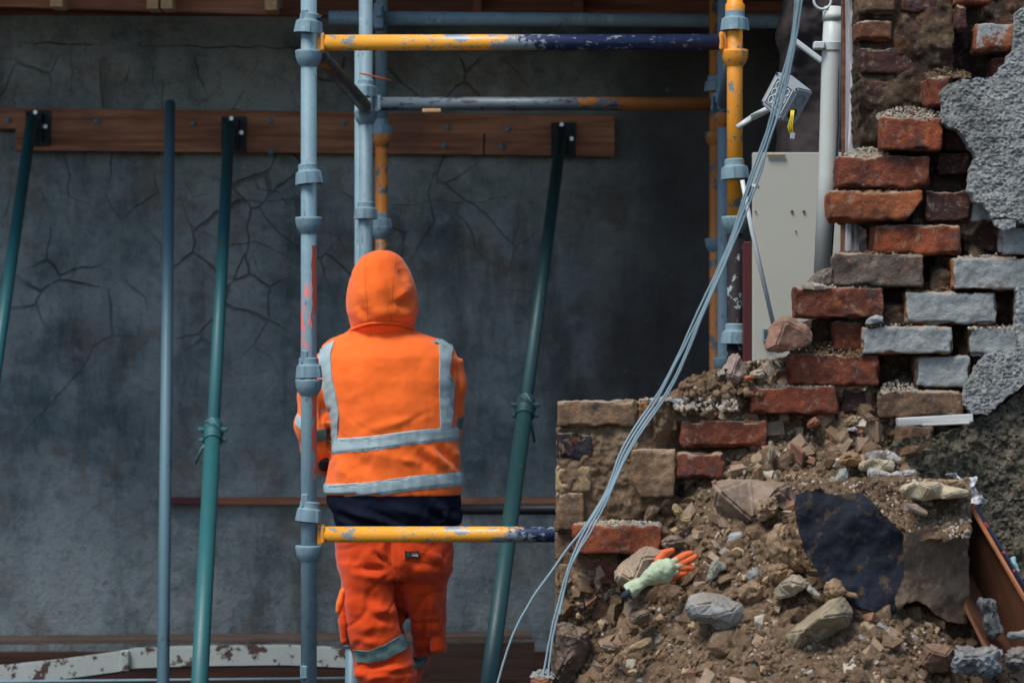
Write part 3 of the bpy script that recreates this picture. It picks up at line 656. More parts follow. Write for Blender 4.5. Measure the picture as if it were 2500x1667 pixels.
# ------------------------------------------------------------------ the ruin: core, bricks, plaster
ST = [(1200, 1560), (1300, 1520), (1440, 1450), (1520, 1400), (1620, 1270), (1700, 1130), (1830, 1035), (2140, 1000), (2250, 1080), (2390, 1230), (2500, 1400), (2600, 1500)]
def S(px):
    return (S0(px-90)+S0(px-45)+S0(px)+S0(px+45)+S0(px+90))/5
def S0(px):
    for (a, ya), (b_, yb) in zip(ST, ST[1:]):
        if a <= px <= b_: return ya+(yb-ya)*(px-a)/(b_-a)
    return ST[0][1] if px < ST[0][0] else ST[-1][1]
def dsoil(px, py):
    k = max(0, py-S(px)); d = 7.22-.00135*k-.085*math.exp(-k/140.)
    if px < 1680 and py < S(px)+60: d = min(d, 7.068+max(0, (px-1600)/80.)*.1)
    return d
def dsoil_n(px, py):
    d = dsoil(px, py); p = P(px, py, d)
    a = .6 if py < S(px) else 1
    d -= a*(.035*fbm(p, 5, 3)+.022*fbm(p+Vector((3, 3, 3)), 16, 4)+.010*fbm(p, 60, 3)+.010*abs(noise.noise(p*26)))
    if px > 1590: d -= .05*max(0, min(1, (1860-px)/60., (px-1590)/60., (1075-py)/50.))
    return d
def poly_fill(outline, step_, dfun, back, name, mat, parent=None, jit=.35, color=None, edge=0.0, smooth=True, bscale=False):
    """solid cut to an irregular outline: relief front, real thickness to the back"""
    out = []
    n = len(outline)
    for i in range(n):
        a = outline[i]; b_ = outline[(i+1) % n]; L = math.hypot(b_[0]-a[0], b_[1]-a[1]); m_ = max(1, int(L/step_))
        for k in range(m_):
            t = k/m_; x = a[0]+(b_[0]-a[0])*t; y = a[1]+(b_[1]-a[1])*t
            x += edge*noise.noise(Vector((x*.05, y*.05, 1))) + edge*.5*noise.noise(Vector((x*.16, y*.16, 4))); y += edge*noise.noise(Vector((x*.05, y*.05, 9))) + edge*.5*noise.noise(Vector((x*.16, y*.16, 14)))
            out.append((x, y))
    nb = len(out); ox = np.array(out)
    xs, ys = ox[:, 0], ox[:, 1]
    gx = np.arange(xs.min(), xs.max(), step_); gy = np.arange(ys.min(), ys.max(), step_)
    rg = np.random.RandomState(7)
    X, Y = np.meshgrid(gx, gy); X = X.ravel()+rg.uniform(-jit, jit, X.size)*step_; Y = Y.ravel()+rg.uniform(-jit, jit, Y.size)*step_
    inside = np.zeros(X.size, bool); mind = np.full(X.size, 1e9)
    x1_, y1_ = np.roll(xs, -1), np.roll(ys, -1)
    for i in range(nb):
        c = ((ys[i] > Y) != (y1_[i] > Y)) & (X < (x1_[i]-xs[i])*(Y-ys[i])/((y1_[i]-ys[i]) or 1e-9)+xs[i]); inside ^= c
        mind = np.minimum(mind, (X-xs[i])**2+(Y-ys[i])**2)
    ok = inside & (mind > (step_*.6)**2); X = X[ok]; Y = Y[ok]; md = np.sqrt(mind[ok])
    pts = [Vector((a, b_)) for a, b_ in out]+[Vector((a, b_)) for a, b_ in zip(X, Y)]
    r = delaunay_2d_cdt(pts, [(i, (i+1) % nb) for i in range(nb)], [], 1, 1e-5)
    V2, _, T = r[0], r[1], r[2]; ov = r[3]
    bi = {}
    for k, orig in enumerate(ov):
        for o_ in orig:
            if o_ < nb: bi[o_] = k
    V = [P(p.x, p.y, dfun(p.x, p.y)) for p in V2]
    Fc = [tuple(t) for t in T]
    # orient to the camera
    def ccw(t): a, b_, c = V[t[0]], V[t[1]], V[t[2]]; return (b_-a).cross(c-a).y < 0
    Fc = [t if ccw(t) else t[::-1] for t in Fc]
    m0 = len(V); ring = [bi[i] for i in range(nb)]
    cx, cy = xs.mean(), ys.mean()
    kk = 1-.22*min(1, back/.3)*(bscale is True)
    for k in ring:
        p = V2[k]; a_ = V[k]; V.append(P(cx+(p.x-cx)*kk, cy+(p.y-cy)*kk, a_.y+back) if bscale else a_+Vector((0, back, 0)))
    for i in range(nb): Fc.append((ring[i], m0+i, m0+(i+1) % nb, ring[(i+1) % nb]))
    Fc.append(tuple(m0+i for i in range(nb)))
    bm = bmesh.new(); vs = [bm.verts.new(v) for v in V]
    for f in Fc:
        try: bm.faces.new([vs[i] for i in f])
        except ValueError: pass
    bmesh.ops.recalc_face_normals(bm, faces=bm.faces[:])
    o = MB().bm(bm).build(name, mat, parent, False, color)
    if smooth: smooth_by_angle(o, 60)
    return o
ruin = thing('broken_brick_wall', P(2150, 1667, 7.3), 'broken brick wall stepping down from the upper right, its mortar core and torn plaster exposed', 'wall')
def dcore(px, py):
    d = 7.175 if py > 360 else 7.17
    if px > 2330 and py < 300: d = 7.24
    p = P(px, py, d); 
    return d-.03*fbm(p, 7, 4)-.010*fbm(p, 35, 4)-(.065*max(0, min(1, (noise.noise(p*11+Vector((5, 1, 2)))+.08)*4)) if py > 420 else 0)
poly_fill([(2098, -70), (2560, -70), (2560, 1120), (2200, 1060), (2080, 990), (1975, 930), (1985, 780), (2055, 760), (2065, 630), (2150, 615), (2150, 545), (2075, 530), (2075, 460), (2070, 385), (2097, 370)],
          5, dcore, .28, 'masonry_core', M['core'], ruin, edge=6)
def brick(px0, py0, px1, py1, d, col, paint=0.0, rot=0, depth=.112, cuts=(), parent=ruin, name='brick', seed=0, chip=1.0, yaw=0.0):
    col = lin(col) if isinstance(col, str) else col
    a = P(px0, py1, d); b_ = P(px1, py0, d); W = b_.x-a.x; H = b_.z-a.z; D = depth
    s = .006; nx, ny, nz = max(6, int(W/s)), max(5, int(D/s/1.6)), max(5, int(H/s))
    idx = {}; V = []; Fc = []
    def vid(i, j, k):
        key = (i, j, k)
        if key not in idx: idx[key] = len(V); V.append(Vector((-W/2+W*i/nx, D*j/ny, -H/2+H*k/nz)))
        return idx[key]
    for i in range(nx):
        for k in range(nz):
            Fc.append((vid(i, 0, k), vid(i+1, 0, k), vid(i+1, 0, k+1), vid(i, 0, k+1))); Fc.append((vid(i, ny, k+1), vid(i+1, ny, k+1), vid(i+1, ny, k), vid(i, ny, k)))
    for i in range(nx):
        for j in range(ny):
            Fc.append((vid(i, j, nz), vid(i+1, j, nz), vid(i+1, j+1, nz), vid(i, j+1, nz))); Fc.append((vid(i, j+1, 0), vid(i+1, j+1, 0), vid(i+1, j, 0), vid(i, j, 0)))
    for j in range(ny):
        for k in range(nz):
            Fc.append((vid(nx, j, k), vid(nx, j+1, k), vid(nx, j+1, k+1), vid(nx, j, k+1))); Fc.append((vid(0, j, k+1), vid(0, j+1, k+1), vid(0, j+1, k), vid(0, j, k)))
    R = .0042; sv = Vector((px0*.37+seed, py0*.53, seed*1.7))
    c0 = Vector(((a.x+b_.x)/2, d, (a.z+b_.z)/2)); out = []
    for v in V:
        inn = Vector((max(-W/2+R, min(W/2-R, v.x)), max(R, min(D-R, v.y)), max(-H/2+R, min(H/2-R, v.z))))
        dv = v-inn; L = dv.length
        e = sum(1 for q in (abs(dv.x), abs(dv.y), abs(dv.z)) if q > 1e-6)
        nrm = dv.normalized() if L > 1e-9 else Vector((0, -1, 0))
        p = inn+nrm*min(L, R)
        q = v+sv
        nn = fbm(q, 14, 3)*.005+fbm(q, 55, 3)*.0030+fbm(q, 170, 2)*.0015
        ch = max(0, noise.noise(q*22)-.05)*.030*chip if e >= 2 else max(0, noise.noise(q*16)-.35)*.02
        p = p+nrm*(nn-ch)
        for (nx_, nz_, off) in cuts:
            n_ = Vector((nx_, 0, nz_)).normalized(); t = p.dot(n_)-off+.004*noise.noise(q*30)
            if t > 0: p -= n_*t
        out.append(p)
    Rm = Matrix.Rotation(math.radians(rot), 3, 'Y') @ Matrix.Rotation(math.radians(yaw), 3, 'Z')
    out = [Rm @ v+c0 for v in out]
    return mk(name, out, Fc, M['brick'], parent, True, (col[0], col[1], col[2], 1-paint))
R1, R2, R3, DKR, GRY, BRN, SND, YEL, ORG = (.34, .088, .038), (.25, .068, .035), (.40, .125, .05), (.080, .036, .032), (.16, .13, .105), (.21, .13, .08), (.34, .22, .125), (.40, .28, .14), (.46, .19, .055)
DB = 7.08
bl = [ # px0,py0,px1,py1,depth,colour,paint,rot
 (2097,-30,2192,33,7.16,BRN,0,0),(2094,50,2180,98,7.155,(.20,.085,.045),0,1),(2200,-20,2330,30,7.17,DKR,0,0),(2333,-30,2420,8,7.12,R2,0,0),
 (2334,12,2362,76,7.10,DKR,0,0),(2384,56,2476,122,7.07,R3,.32,-1),(2425,140,2520,196,7.12,R2,0,0),(2240,40,2320,110,7.16,DKR,0,0),(2100,118,2230,180,7.165,DKR,0,0),
 (2110,200,2200,270,7.172,DKR,0,0),(2150,235,2255,280,7.165,DKR,0,0),
 (2262,188,2318,258,7.06,R2,0,-3),(2420,205,2520,280,7.14,DKR,0,0),
 (2153,287,2302,366,7.05,R1,0,1),(2302,300,2400,366,7.11,DKR,0,0),
 (2045,382,2271,458,DB-.01,R2,0,.5),(2290,372,2372,424,7.13,DKR,0,0),(2380,380,2500,456,7.14,DKR,0,0),
 (2026,466,2250,538,DB-.02,R3,0,0),(2260,466,2372,540,DB+.01,DKR,0,0),(2368,470,2450,542,DB+.02,SND,.5,0),
 (2136,550,2346,621,DB,R1,0,0),(2352,546,2438,616,7.13,DKR,0,0),(2442,556,2560,622,DB,SND,.45,0),
 (2038,618,2256,698,DB-.02,GRY,0,.6),(2282,628,2330,688,7.14,DKR,0,0),(2325,630,2560,706,DB-.02,ORG,.60,0),
 (1941,702,2157,775,DB-.02,R2,0,.6),(2210,714,2434,791,DB-.01,ORG,.62,.4),(2478,716,2600,790,DB+.01,BRN,.6,0),(2180,718,2206,775,7.15,DKR,0,0),
 (2036,786,2112,856,DB+.02,R2,0,0),(2104,797,2326,863,DB-.02,ORG,.62,0),(2365,800,2486,868,DB,BRN,.62,.5),
 (1925,865,2148,940,DB-.01,R2,0,0),(2236,870,2368,944,DB,BRN,.58,0),(2375,880,2500,944,7.12,DKR,0,0),
 (1831,942,2043,1010,DB-.02,R2,0,0),(2053,950,2146,1008,DB+.02,DKR,0,0),(2147,954,2352,1020,DB-.02,BRN,.05,0),
 (2184,1040,2280,1110,DB-.01,BRN,0,0),
 (1665,1027,1872,1092,DB-.01,R2,0,0),(1648,1104,1768,1168,DB-.02,R2,0,0),(1700,1182,1750,1222,7.10,R2,0,0),(1655,1170,1720,1212,7.13,DKR,0,0),
 (1541,1098,1648,1214,7.05,SND,0,0),(1556,1216,1642,1256,7.09,BRN,0,0),
 # pier
 (1362,979,1553,1042,7.05,SND,0,-.5),(1554,980,1590,1044,7.06,ORG,0,0),(1594,985,1655,1052,7.09,SND,0,0),
 (1362,1057,1447,1122,7.06,(.012,.013,.026),0,0),(1455,1057,1557,1128,7.07,(.60,.43,.25),0,0),
 (1359,1138,1442,1200,7.06,(.66,.46,.24),0,0),(1437,1138,1560,1212,7.08,SND,0,0),
 (1358,1204,1425,1300,7.05,SND,0,0),(1426,1216,1560,1266,7.09,BRN,0,0),
 (1400,1281,1616,1352,6.98,R1,0,0),(1356,1306,1404,1366,7.07,BRN,0,0),
 (1360,1370,1434,1436,7.07,SND,0,0),(1435,1367,1512,1432,7.05,(.30,.12,.08),0,0),(1362,1442,1444,1500,7.11,DKR,0,0),  # last one: dark brick colour standing in for a shaded hole
 (1446,1455,1530,1515,7.06,BRN,0,2),
]
for i, b_ in enumerate(bl):
    cuts = ()
    if b_[0] == 2026: cuts = ((.78, -.62, .083),)
    if b_[0] == 1541: cuts = ((-.9, -.45, .055),)
    brick(b_[0], b_[1], b_[2], b_[3], b_[4], b_[5], b_[6], b_[7], cuts=cuts, seed=i, chip=2.0 if b_[0] < 1700 else 1.0)
def dplas(px, py, base=7.03):
    p = P(px, py, base)
    return base-.010*fbm(p, 3, 2)-.004*fbm(p, 32, 4)+.0085*abs(noise.noise(Vector((p.x*70, 0, p.z*115))))+.006*abs(noise.noise(Vector((p.x*150, 3, p.z*210))))
poly_fill([(2540,-60),(2500,20),(2482,32),(2474,118),(2455,150),(2426,190),(2345,192),(2306,212),(2296,232),(2302,250),(2302,302),(2345,318),(2362,352),(2384,384),(2370,412),(2367,462),(2378,492),(2400,495),(2420,530),(2478,532),(2492,545),(2540,545)],
          3.0, lambda x, y: dplas(x, y), .045, 'plaster', M['plaster'], ruin, edge=5)
poly_fill([(2424,537),(2480,535),(2480,555),(2450,562),(2430,552)], 5, lambda x, y: dplas(x, y, 7.01), .015, 'plaster', M['plaster'], ruin, edge=3)
poly_fill([(2540,840),(2440,856),(2410,868),(2385,890),(2376,920),(2358,940),(2352,985),(2372,1010),(2410,1012),(2440,985),(2540,905)],
          3.0, lambda x, y: dplas(x, y), .05, 'plaster', M['plaster'], ruin, edge=5)
poly_fill([(2190,1070),(2285,1062),(2340,1045),(2390,1020),(2425,1004),(2455,985),(2540,912),(2540,1640),(2420,1620),(2380,1400),(2200,1230),(2150,1120)],
          4, lambda x, y: dplas(x, y, 7.06)-.012*fbm(P(x, y, 7), 22, 4)+.008*abs(noise.noise(P(x, y, 7)*75)), .12, 'roughcast', M['stucco'], ruin, edge=8)
poly_fill([(2484,700),(2540,690),(2540,850),(2490,845),(2478,800)], 4, lambda x, y: dplas(x, y, 7.05), .04, 'plaster', M['plaster'], ruin, edge=5)

# soil slope
so_ = [(1352,1735),(1352,1610),(1362,1500),(1366,1050),(1480,1010),(1590,990),(1660,964),(1705,932),(1760,905),(1850,880),(1992,866),(2140,950),(2180,1010),(2380,1060),(2560,1080),(2560,1735)]
heap = poly_fill(so_, 3.2, dsoil_n, .45, 'soil_slope', M['soil'], None, edge=5)
tag(heap, 'brown slope of loose soil and mortar rubble spilling down in front of the brick wall', 'soil heap', kind='stuff')

# ------------------------------------------------------------------ stones, slabs and loose things on the slope
def inwards(outline, k):
    cx = sum(p[0] for p in outline)/len(outline); cy = sum(p[1] for p in outline)/len(outline)
    return [(cx+(x-cx)*k, cy+(y-cy)*k) for x, y in outline]
def refine(bm, L, it=5):
    for _ in range(it):
        es = [e for e in bm.edges if e.calc_length() > L]
        if not es: break
        bmesh.ops.subdivide_edges(bm, edges=es, cuts=1, use_grid_fill=False)
        bmesh.ops.triangulate(bm, faces=[f for f in bm.faces if len(f.verts) > 4])
def stone(label, outline, d, peaks, th, col, cat='stone', name='stone', bev=.004, amp=.0035, res=.009, mat=None, back=.75, group=None, seed=0, sc=40, ang=38, matfn=None):
    n = len(outline); V = [P(x, y, d) for x, y in outline]
    pk = [P(x, y, d-dd) for x, y, dd in peaks]
    r = delaunay_2d_cdt([Vector((x, y)) for x, y in outline]+[Vector((x, y)) for x, y, _ in peaks], [(i, (i+1) % n) for i in range(n)], [], 1, 1e-5)
    F0 = []; V3 = []
    for k, o_ in enumerate(r[3]): V3.append((V+pk)[o_[0]])
    m = {}
    for k, o_ in enumerate(r[3]):
        for q in o_: m[q] = k
    bm = bmesh.new(); vs = [bm.verts.new(v) for v in V3]
    for t in r[2]: bm.faces.new([vs[i] for i in t])
    bk = [bm.verts.new(P(x, y, d+th)) for x, y in inwards(outline, back)]
    for i in range(n):
        try: bm.faces.new([vs[m[i]], bk[i], bk[(i+1) % n], vs[m[(i+1) % n]]])
        except ValueError: pass
    bm.faces.new(bk[::-1])
    bmesh.ops.recalc_face_normals(bm, faces=bm.faces[:])
    if bev: bmesh.ops.bevel(bm, geom=[e for e in bm.edges if e.calc_face_angle(0) > .25], offset=bev, segments=2, affect='EDGES', clamp_overlap=True)
    bmesh.ops.triangulate(bm, faces=bm.faces[:]); refine(bm, res)
    bm.normal_update()
    cpos = []
    for v in bm.verts:
        q = v.co+Vector((seed*3.1, seed, 0)); cpos.append(v.co+v.normal*amp*(fbm(q, sc, 4)+.5*fbm(q, sc*3.5, 2)))
    for v, c in zip(bm.verts, cpos): v.co = c
    col = lin(col) if isinstance(col, str) else col
    o = MB().bm(bm).build(name, mat or M['stone'], None, True, (col[0], col[1], col[2], 1))
    smooth_by_angle(o, ang)
    return tag(o, label, cat, group)
def ds(x, y): return dsoil_n(x, min(y, 1660))
CRM, PAL, GRYS, TAN, BRS, BLU = (.50, .41, .26), (.46, .40, .32), (.26, .27, .26), (.32, .22, .13), (.17, .115, .075), (.30, .33, .34)
# big block with the black tarred face
bb = [(1940,1208),(1962,1200),(1992,1196),(2000,1190),(2012,1202),(2040,1208),(2066,1204),(2100,1200),(2130,1222),(2160,1262),(2206,1302),(2212,1350),(2212,1400),(2196,1450),(2184,1492),(2150,1496),(2100,1484),(2050,1462),(2000,1400),(1965,1350),(1945,1290)]
blk = thing('masonry_block', P(2130, 1500, 6.62), 'large broken masonry block with one black tarred face, lying in the slope at lower right', 'masonry block')
def dblk(x, y):
    p = P(x, y, 6.55); return 6.535+.00012*(x-1940)-.022*fbm(p, 7, 3)-.004*fbm(p, 35, 3)
poly_fill(bb, 4, dblk, .30, 'tarred_face', m_flake('black_tar_coat', (.010, .021, .036), (.10, .07, .045), .54, .62, 24, 0, .85, .5, spec=.08), blk, edge=4, bscale=True)
def dblk2(x, y):
    p = P(x, y, 6.6); return 6.556+.0009*(x-2205)-.02*fbm(p, 9, 4)-.004*fbm(p, 50, 3)
poly_fill([(2205,1310),(2230,1296),(2290,1288),(2330,1282),(2366,1262),(2364,1350),(2366,1420),(2362,1524),(2330,1520),(2290,1505),(2262,1475),(2235,1466),(2212,1470),(2190,1492),(2186,1460),(2206,1405),(2208,1350)], 4, dblk2, .30, 'broken_face', m_soil('dusty_brown_masonry', (.17, .115, .075), (.36, .25, .165), (.46, .35, .25)), blk, edge=4, bscale=True)
def dblk3(x, y):
    p = P(x, y, 6.7); e = float(np.interp(x, [1938, 2100, 2160, 2212, 2240, 2372], [1212, 1212, 1265, 1318, 1322, 1295])); t = max(0, min(1.2, (e-y)/110.)); return 6.580+.22*t**.7-min(1, .3+t)*.022*fbm(p, 12, 4)-.006*fbm(p, 50, 3)
poly_fill([(1938,1212),(1990,1180),(2080,1168),(2200,1160),(2300,1172),(2372,1190),(2372,1250),(2366,1290),(2300,1312),(2225,1322),(2160,1280),(2125,1238),(2090,1216),(2000,1212)], 4, dblk3, .3, 'earthy_top', M['soil'], blk, edge=5, bscale=True)
stone('big flat-sided brown stone half buried left of the black-faced block', [(1743,1178),(1760,1172),(1830,1168),(1930,1180),(1950,1240),(1880,1270),(1820,1290),(1765,1300),(1750,1292),(1742,1240)], 6.93, [(1752,1196,.06),(1900,1192,.05),(1762,1290,.06),(1840,1272,.055)], .2, (.30,.22,.165), seed=1, amp=.004, ang=40, bev=.008)
stone('pink and white pointed stone upright on the crest of the slope', [(1796,861),(1806,864),(1812,880),(1828,912),(1824,925),(1790,944),(1775,945),(1757,920),(1756,910),(1775,880),(1782,866)], 7.10, [(1800,878,.03),(1786,915,.04),(1806,925,.03)], .07, (.42,.32,.27), seed=2)
stone('loose tilted beige-red brick fragment on top of the stepped bricks', [(1866,858),(1876,800),(1912,768),(1928,772),(1965,790),(1985,812),(1984,840),(1940,852),(1905,862)], 7.02, [(1918,784,.02),(1895,845,.02),(1960,805,.02),(1972,835,.01)], .1, (.38,.21,.145), 'brick', 'brick_fragment', seed=3)
stone('grey-brown flake wedged above the red brick beside the pipe foot', [(1968,690),(1990,668),(2012,655),(2034,652),(2036,690),(2000,700),(1975,702)], 7.09, [(2010,670,.01)], .06, (.20,.17,.14), seed=4)
stone('small cream sliver on the red brick beside the pipe foot', [(1955,697),(1980,690),(2010,696),(2030,704),(1990,708),(1958,704)], 7.055, [(1990,699,.01)], .05, PAL, seed=5, bev=.001)
stone('pale pointed flake on the painted brick under the ledge', [(2112,790),(2120,778),(2140,768),(2155,772),(2154,785),(2130,792)], 7.05, [(2138,778,.01)], .03, (.42,.45,.45), seed=6, bev=.001)
stone('rounded grey and tan cobble lower middle with a brown seam', [(1670,1482),(1680,1456),(1706,1446),(1722,1444),(1760,1450),(1796,1468),(1812,1470),(1818,1490),(1820,1505),(1808,1522),(1790,1532),(1776,1543),(1758,1540),(1735,1526),(1710,1516),(1684,1510),(1672,1496)], 6.60, [(1690,1478,.035),(1740,1470,.045),(1790,1490,.04),(1740,1505,.05),(1775,1522,.03),(1700,1502,.03)], .10, (.36,.37,.35), seed=7, amp=.004, bev=.004, ang=32)
stone('angular greenish boulder tilted at the lower right of centre', [(1912,1552),(1922,1545),(1960,1512),(1990,1490),(2030,1462),(2062,1452),(2078,1480),(2085,1500),(2070,1530),(2040,1545),(2010,1562),(1985,1578),(1950,1594),(1936,1588)], 6.48, [(1965,1538,.09),(2000,1508,.09),(2040,1474,.05),(1992,1572,.03),(2060,1500,.06)], .14, (.36,.31,.20), seed=8, amp=.0035, bev=.005, ang=25)
stone('pale tan rock directly behind the lost glove', [(1498,1404),(1502,1388),(1520,1370),(1560,1340),(1585,1330),(1610,1340),(1640,1350),(1625,1385),(1600,1420),(1560,1430),(1515,1436),(1502,1425)], 6.93, [(1512,1398,.04),(1570,1360,.03),(1545,1418,.05),(1600,1360,.02)], .12, (.47,.36,.25), seed=9, bev=.005)
stone('long cream slab resting on the black-faced block', [(2195,1190),(2205,1182),(2240,1178),(2262,1174),(2300,1180),(2330,1190),(2370,1196),(2366,1212),(2330,1216),(2290,1218),(2250,1222),(2215,1212),(2196,1202)], 6.62, [(2215,1190,.02),(2270,1190,.03),(2330,1202,.015)], .16, (.58,.50,.33), seed=10, bev=.003, ang=28)
stone('brown slab lying behind the long cream slab', [(2270,1176),(2300,1168),(2350,1174),(2362,1182),(2352,1192),(2320,1188),(2285,1182)], 6.72, [(2320,1180,.015)], .1, TAN, seed=11)
stone('flat brown slab set in the earth on the black-faced block', [(2196,1232),(2215,1226),(2240,1232),(2266,1250),(2262,1257),(2220,1253),(2200,1245)], 6.50, [(2228,1242,.01)], .06, (.30,.23,.17), seed=12, bev=.002)
stone('cream slab in the middle of the small slab pile', [(2095,1134),(2100,1126),(2140,1120),(2180,1124),(2185,1132),(2182,1150),(2150,1148),(2115,1152),(2098,1148)], 6.90, [(2110,1132,.02),(2160,1134,.02)], .14, (.55,.48,.33), seed=13, bev=.003)
stone('white crumbly slab topping the small slab pile', [(2106,1118),(2112,1106),(2140,1100),(2175,1100),(2200,1122),(2195,1128),(2150,1118),(2125,1124)], 6.94, [(2150,1108,.02)], .12, (.52,.51,.47), seed=14, amp=.006)
stone('white scalloped slab at the bottom of the small slab pile', [(2115,1152),(2128,1141),(2150,1150),(2175,1156),(2196,1148),(2198,1160),(2160,1168),(2145,1170),(2120,1160)], 6.84, [(2150,1160,.02)], .1, (.52,.50,.46), seed=15, amp=.006)
stone('short white chip right of the small slab pile', [(2196,1152),(2210,1146),(2238,1146),(2238,1158),(2214,1165),(2200,1160)], 6.86, [(2218,1154,.01)], .07, (.50,.49,.46), seed=16)
stone('rounded ochre lump left of the small slab pile', [(2048,1124),(2052,1108),(2070,1100),(2090,1102),(2104,1118),(2100,1136),(2070,1138),(2052,1134)], 6.90, [(2072,1116,.03)], .08, (.34,.20,.10), seed=17, bev=.006, ang=60)
stone('upright grey triangular chip above the black-faced block', [(2037,1182),(2042,1160),(2050,1144),(2066,1140),(2072,1170),(2062,1180)], 6.82, [(2056,1162,.015)], .04, (.36,.39,.36), seed=18, bev=.002)
stone('white-blue sharp chip on the middle of the slope', [(1770,1330),(1778,1306),(1800,1296),(1812,1294),(1814,1305),(1806,1322),(1796,1336),(1780,1334)], 6.83, [(1796,1312,.012)], .03, (.50,.55,.53), seed=19, bev=.002)
stone('yellowish sliver leaning below the white-blue chip', [(1733,1316),(1744,1318),(1760,1336),(1775,1352),(1768,1350),(1745,1335)], 6.82, [(1752,1334,.006)], .02, CRM, seed=20, bev=.001)
stone('yellow bone-like sliver stuck upright right of the red pier brick', [(1638,1234),(1650,1226),(1662,1240),(1672,1258),(1690,1268),(1684,1276),(1666,1279),(1655,1262),(1640,1248)], 6.98, [(1656,1246,.012),(1672,1268,.01)], .03, (.50,.38,.18), seed=21, bev=.003)
stone('grey-green leaning stone right of the lost glove', [(1724,1418),(1728,1392),(1742,1368),(1756,1366),(1775,1384),(1768,1390),(1756,1392),(1744,1412)], 6.74, [(1742,1388,.015)], .05, (.40,.41,.34), seed=22)
stone('blue-grey pyramid chip low right of the glove', [(1817,1410),(1826,1398),(1848,1380),(1858,1396),(1872,1432),(1866,1434),(1850,1420),(1830,1416)], 6.70, [(1846,1402,.02)], .05, (.36,.38,.39), seed=23, bev=.002, ang=25)
stone('tall tan rock piled against the black-faced block', [(1872,1330),(1876,1300),(1900,1278),(1915,1276),(1930,1292),(1940,1330),(1958,1368),(1970,1392),(1950,1400),(1915,1392),(1880,1365)], 6.66, [(1900,1300,.03),(1915,1345,.05),(1945,1375,.03)], .12, (.40,.28,.165), seed=24, amp=.006, bev=.006)
stone('ochre lump below the tall tan rock', [(1868,1396),(1880,1378),(1905,1372),(1930,1384),(1938,1400),(1920,1418),(1885,1424)], 6.62, [(1900,1394,.03)], .09, (.33,.215,.12), seed=25, amp=.006, bev=.007)
stone('smooth cream wedge under the tall tan rock', [(1884,1450),(1900,1428),(1925,1404),(1945,1400),(1975,1416),(1976,1430),(1955,1440),(1935,1458),(1900,1460)], 6.57, [(1925,1420,.03),(1955,1428,.02)], .1, (.46,.385,.28), seed=26, bev=.005)
stone('white shard beside the smooth cream wedge', [(1966,1440),(1975,1424),(1990,1436),(2004,1452),(1992,1456),(1975,1448)], 6.56, [(1982,1442,.01)], .03, (.50,.49,.46), seed=27, bev=.002)
stone('brown ragged lump on the edge of the black tarred face', [(2008,1446),(2014,1424),(2040,1414),(2052,1424),(2062,1440),(2090,1452),(2094,1460),(2060,1456),(2030,1462)], 6.50, [(2036,1436,.03)], .08, (.36,.24,.13), seed=28, amp=.008)
stone('brown lump under the pyramid chip', [(1800,1450),(1806,1430),(1830,1420),(1860,1424),(1876,1444),(1870,1468),(1840,1478),(1812,1470)], 6.64, [(1836,1440,.03)], .1, (.30,.20,.115), seed=29, amp=.008, bev=.006)
stone('ragged tan lump against the big flat-sided brown stone', [(1842,1238),(1850,1222),(1862,1216),(1872,1222),(1880,1216),(1896,1220),(1904,1240),(1890,1252),(1870,1270),(1850,1262)], 6.84, [(1866,1238,.03)], .1, (.40,.28,.17), seed=30, amp=.008)
stone('brown dust-caked stone low on the slope under the glove', [(1534,1508),(1540,1496),(1566,1488),(1590,1492),(1598,1508),(1585,1520),(1552,1526),(1540,1520)], 6.80, [(1565,1502,.03)], .08, (.17,.13,.095), seed=31)
stone('long flat yellowish stone near the foot of the slope', [(1504,1600),(1520,1586),(1548,1572),(1575,1556),(1594,1555),(1592,1566),(1565,1584),(1530,1596)], 6.72, [(1550,1578,.02)], .06, (.46,.35,.19), seed=32, bev=.002)
stone('small cream bone-shaped piece at the bottom left of the slope', [(1385,1612),(1402,1610),(1420,1614),(1440,1618),(1444,1624),(1422,1630),(1402,1626),(1388,1622)], 6.95, [(1412,1618,.012)], .03, (.46,.38,.24), seed=33)
stone('big brown corner stone at the foot of the brick pier', [(1345,1560),(1348,1524),(1372,1520),(1420,1526),(1442,1540),(1446,1580),(1430,1620),(1400,1655),(1370,1680),(1352,1670),(1350,1610)], 6.93, [(1365,1540,.05),(1420,1556,.04),(1380,1610,.05)], .25, (.17,.125,.095), seed=34, amp=.008, bev=.006)
stone('dark earthy stone buried right of the angular boulder', [(2020,1600),(2040,1585),(2070,1570),(2110,1600),(2120,1625),(2080,1640),(2040,1630)], 6.48, [(2070,1602,.03)], .1, (.15,.10,.065), seed=35, amp=.007)
stone('thin blue slate lying on the crest near the cables', [(1630,974),(1645,974),(1672,974),(1680,980),(1668,988),(1650,986)], 7.06, [(1656,980,.008)], .05, (.33,.39,.42), seed=36, bev=.001)
stone('tan oval flake with a blue-grey patch below the loose brick fragment', [(1862,905),(1864,888),(1874,876),(1884,880),(1892,898),(1890,915),(1876,920)], 7.05, [(1876,896,.01)], .03, (.38,.32,.24), seed=37, bev=.002)
stone('small red brick crumb behind the pink pointed stone', [(1816,925),(1822,918),(1838,914),(1840,922),(1826,932)], 7.05, [(1828,922,.008)], .03, (.50,.13,.05), 'brick', 'brick_fragment', seed=38, bev=.001)
stone('flat buff stone on the crest left of the oval flake', [(1828,916),(1836,904),(1856,900),(1872,906),(1868,922),(1846,926)], 7.06, [(1850,910,.015)], .05, PAL, seed=39)
stone('buff stone in the middle of the crest rubble', [(1710,944),(1720,938),(1748,940),(1758,950),(1745,956),(1722,954)], 7.07, [(1735,946,.012)], .04, (.38,.30,.2), seed=40)
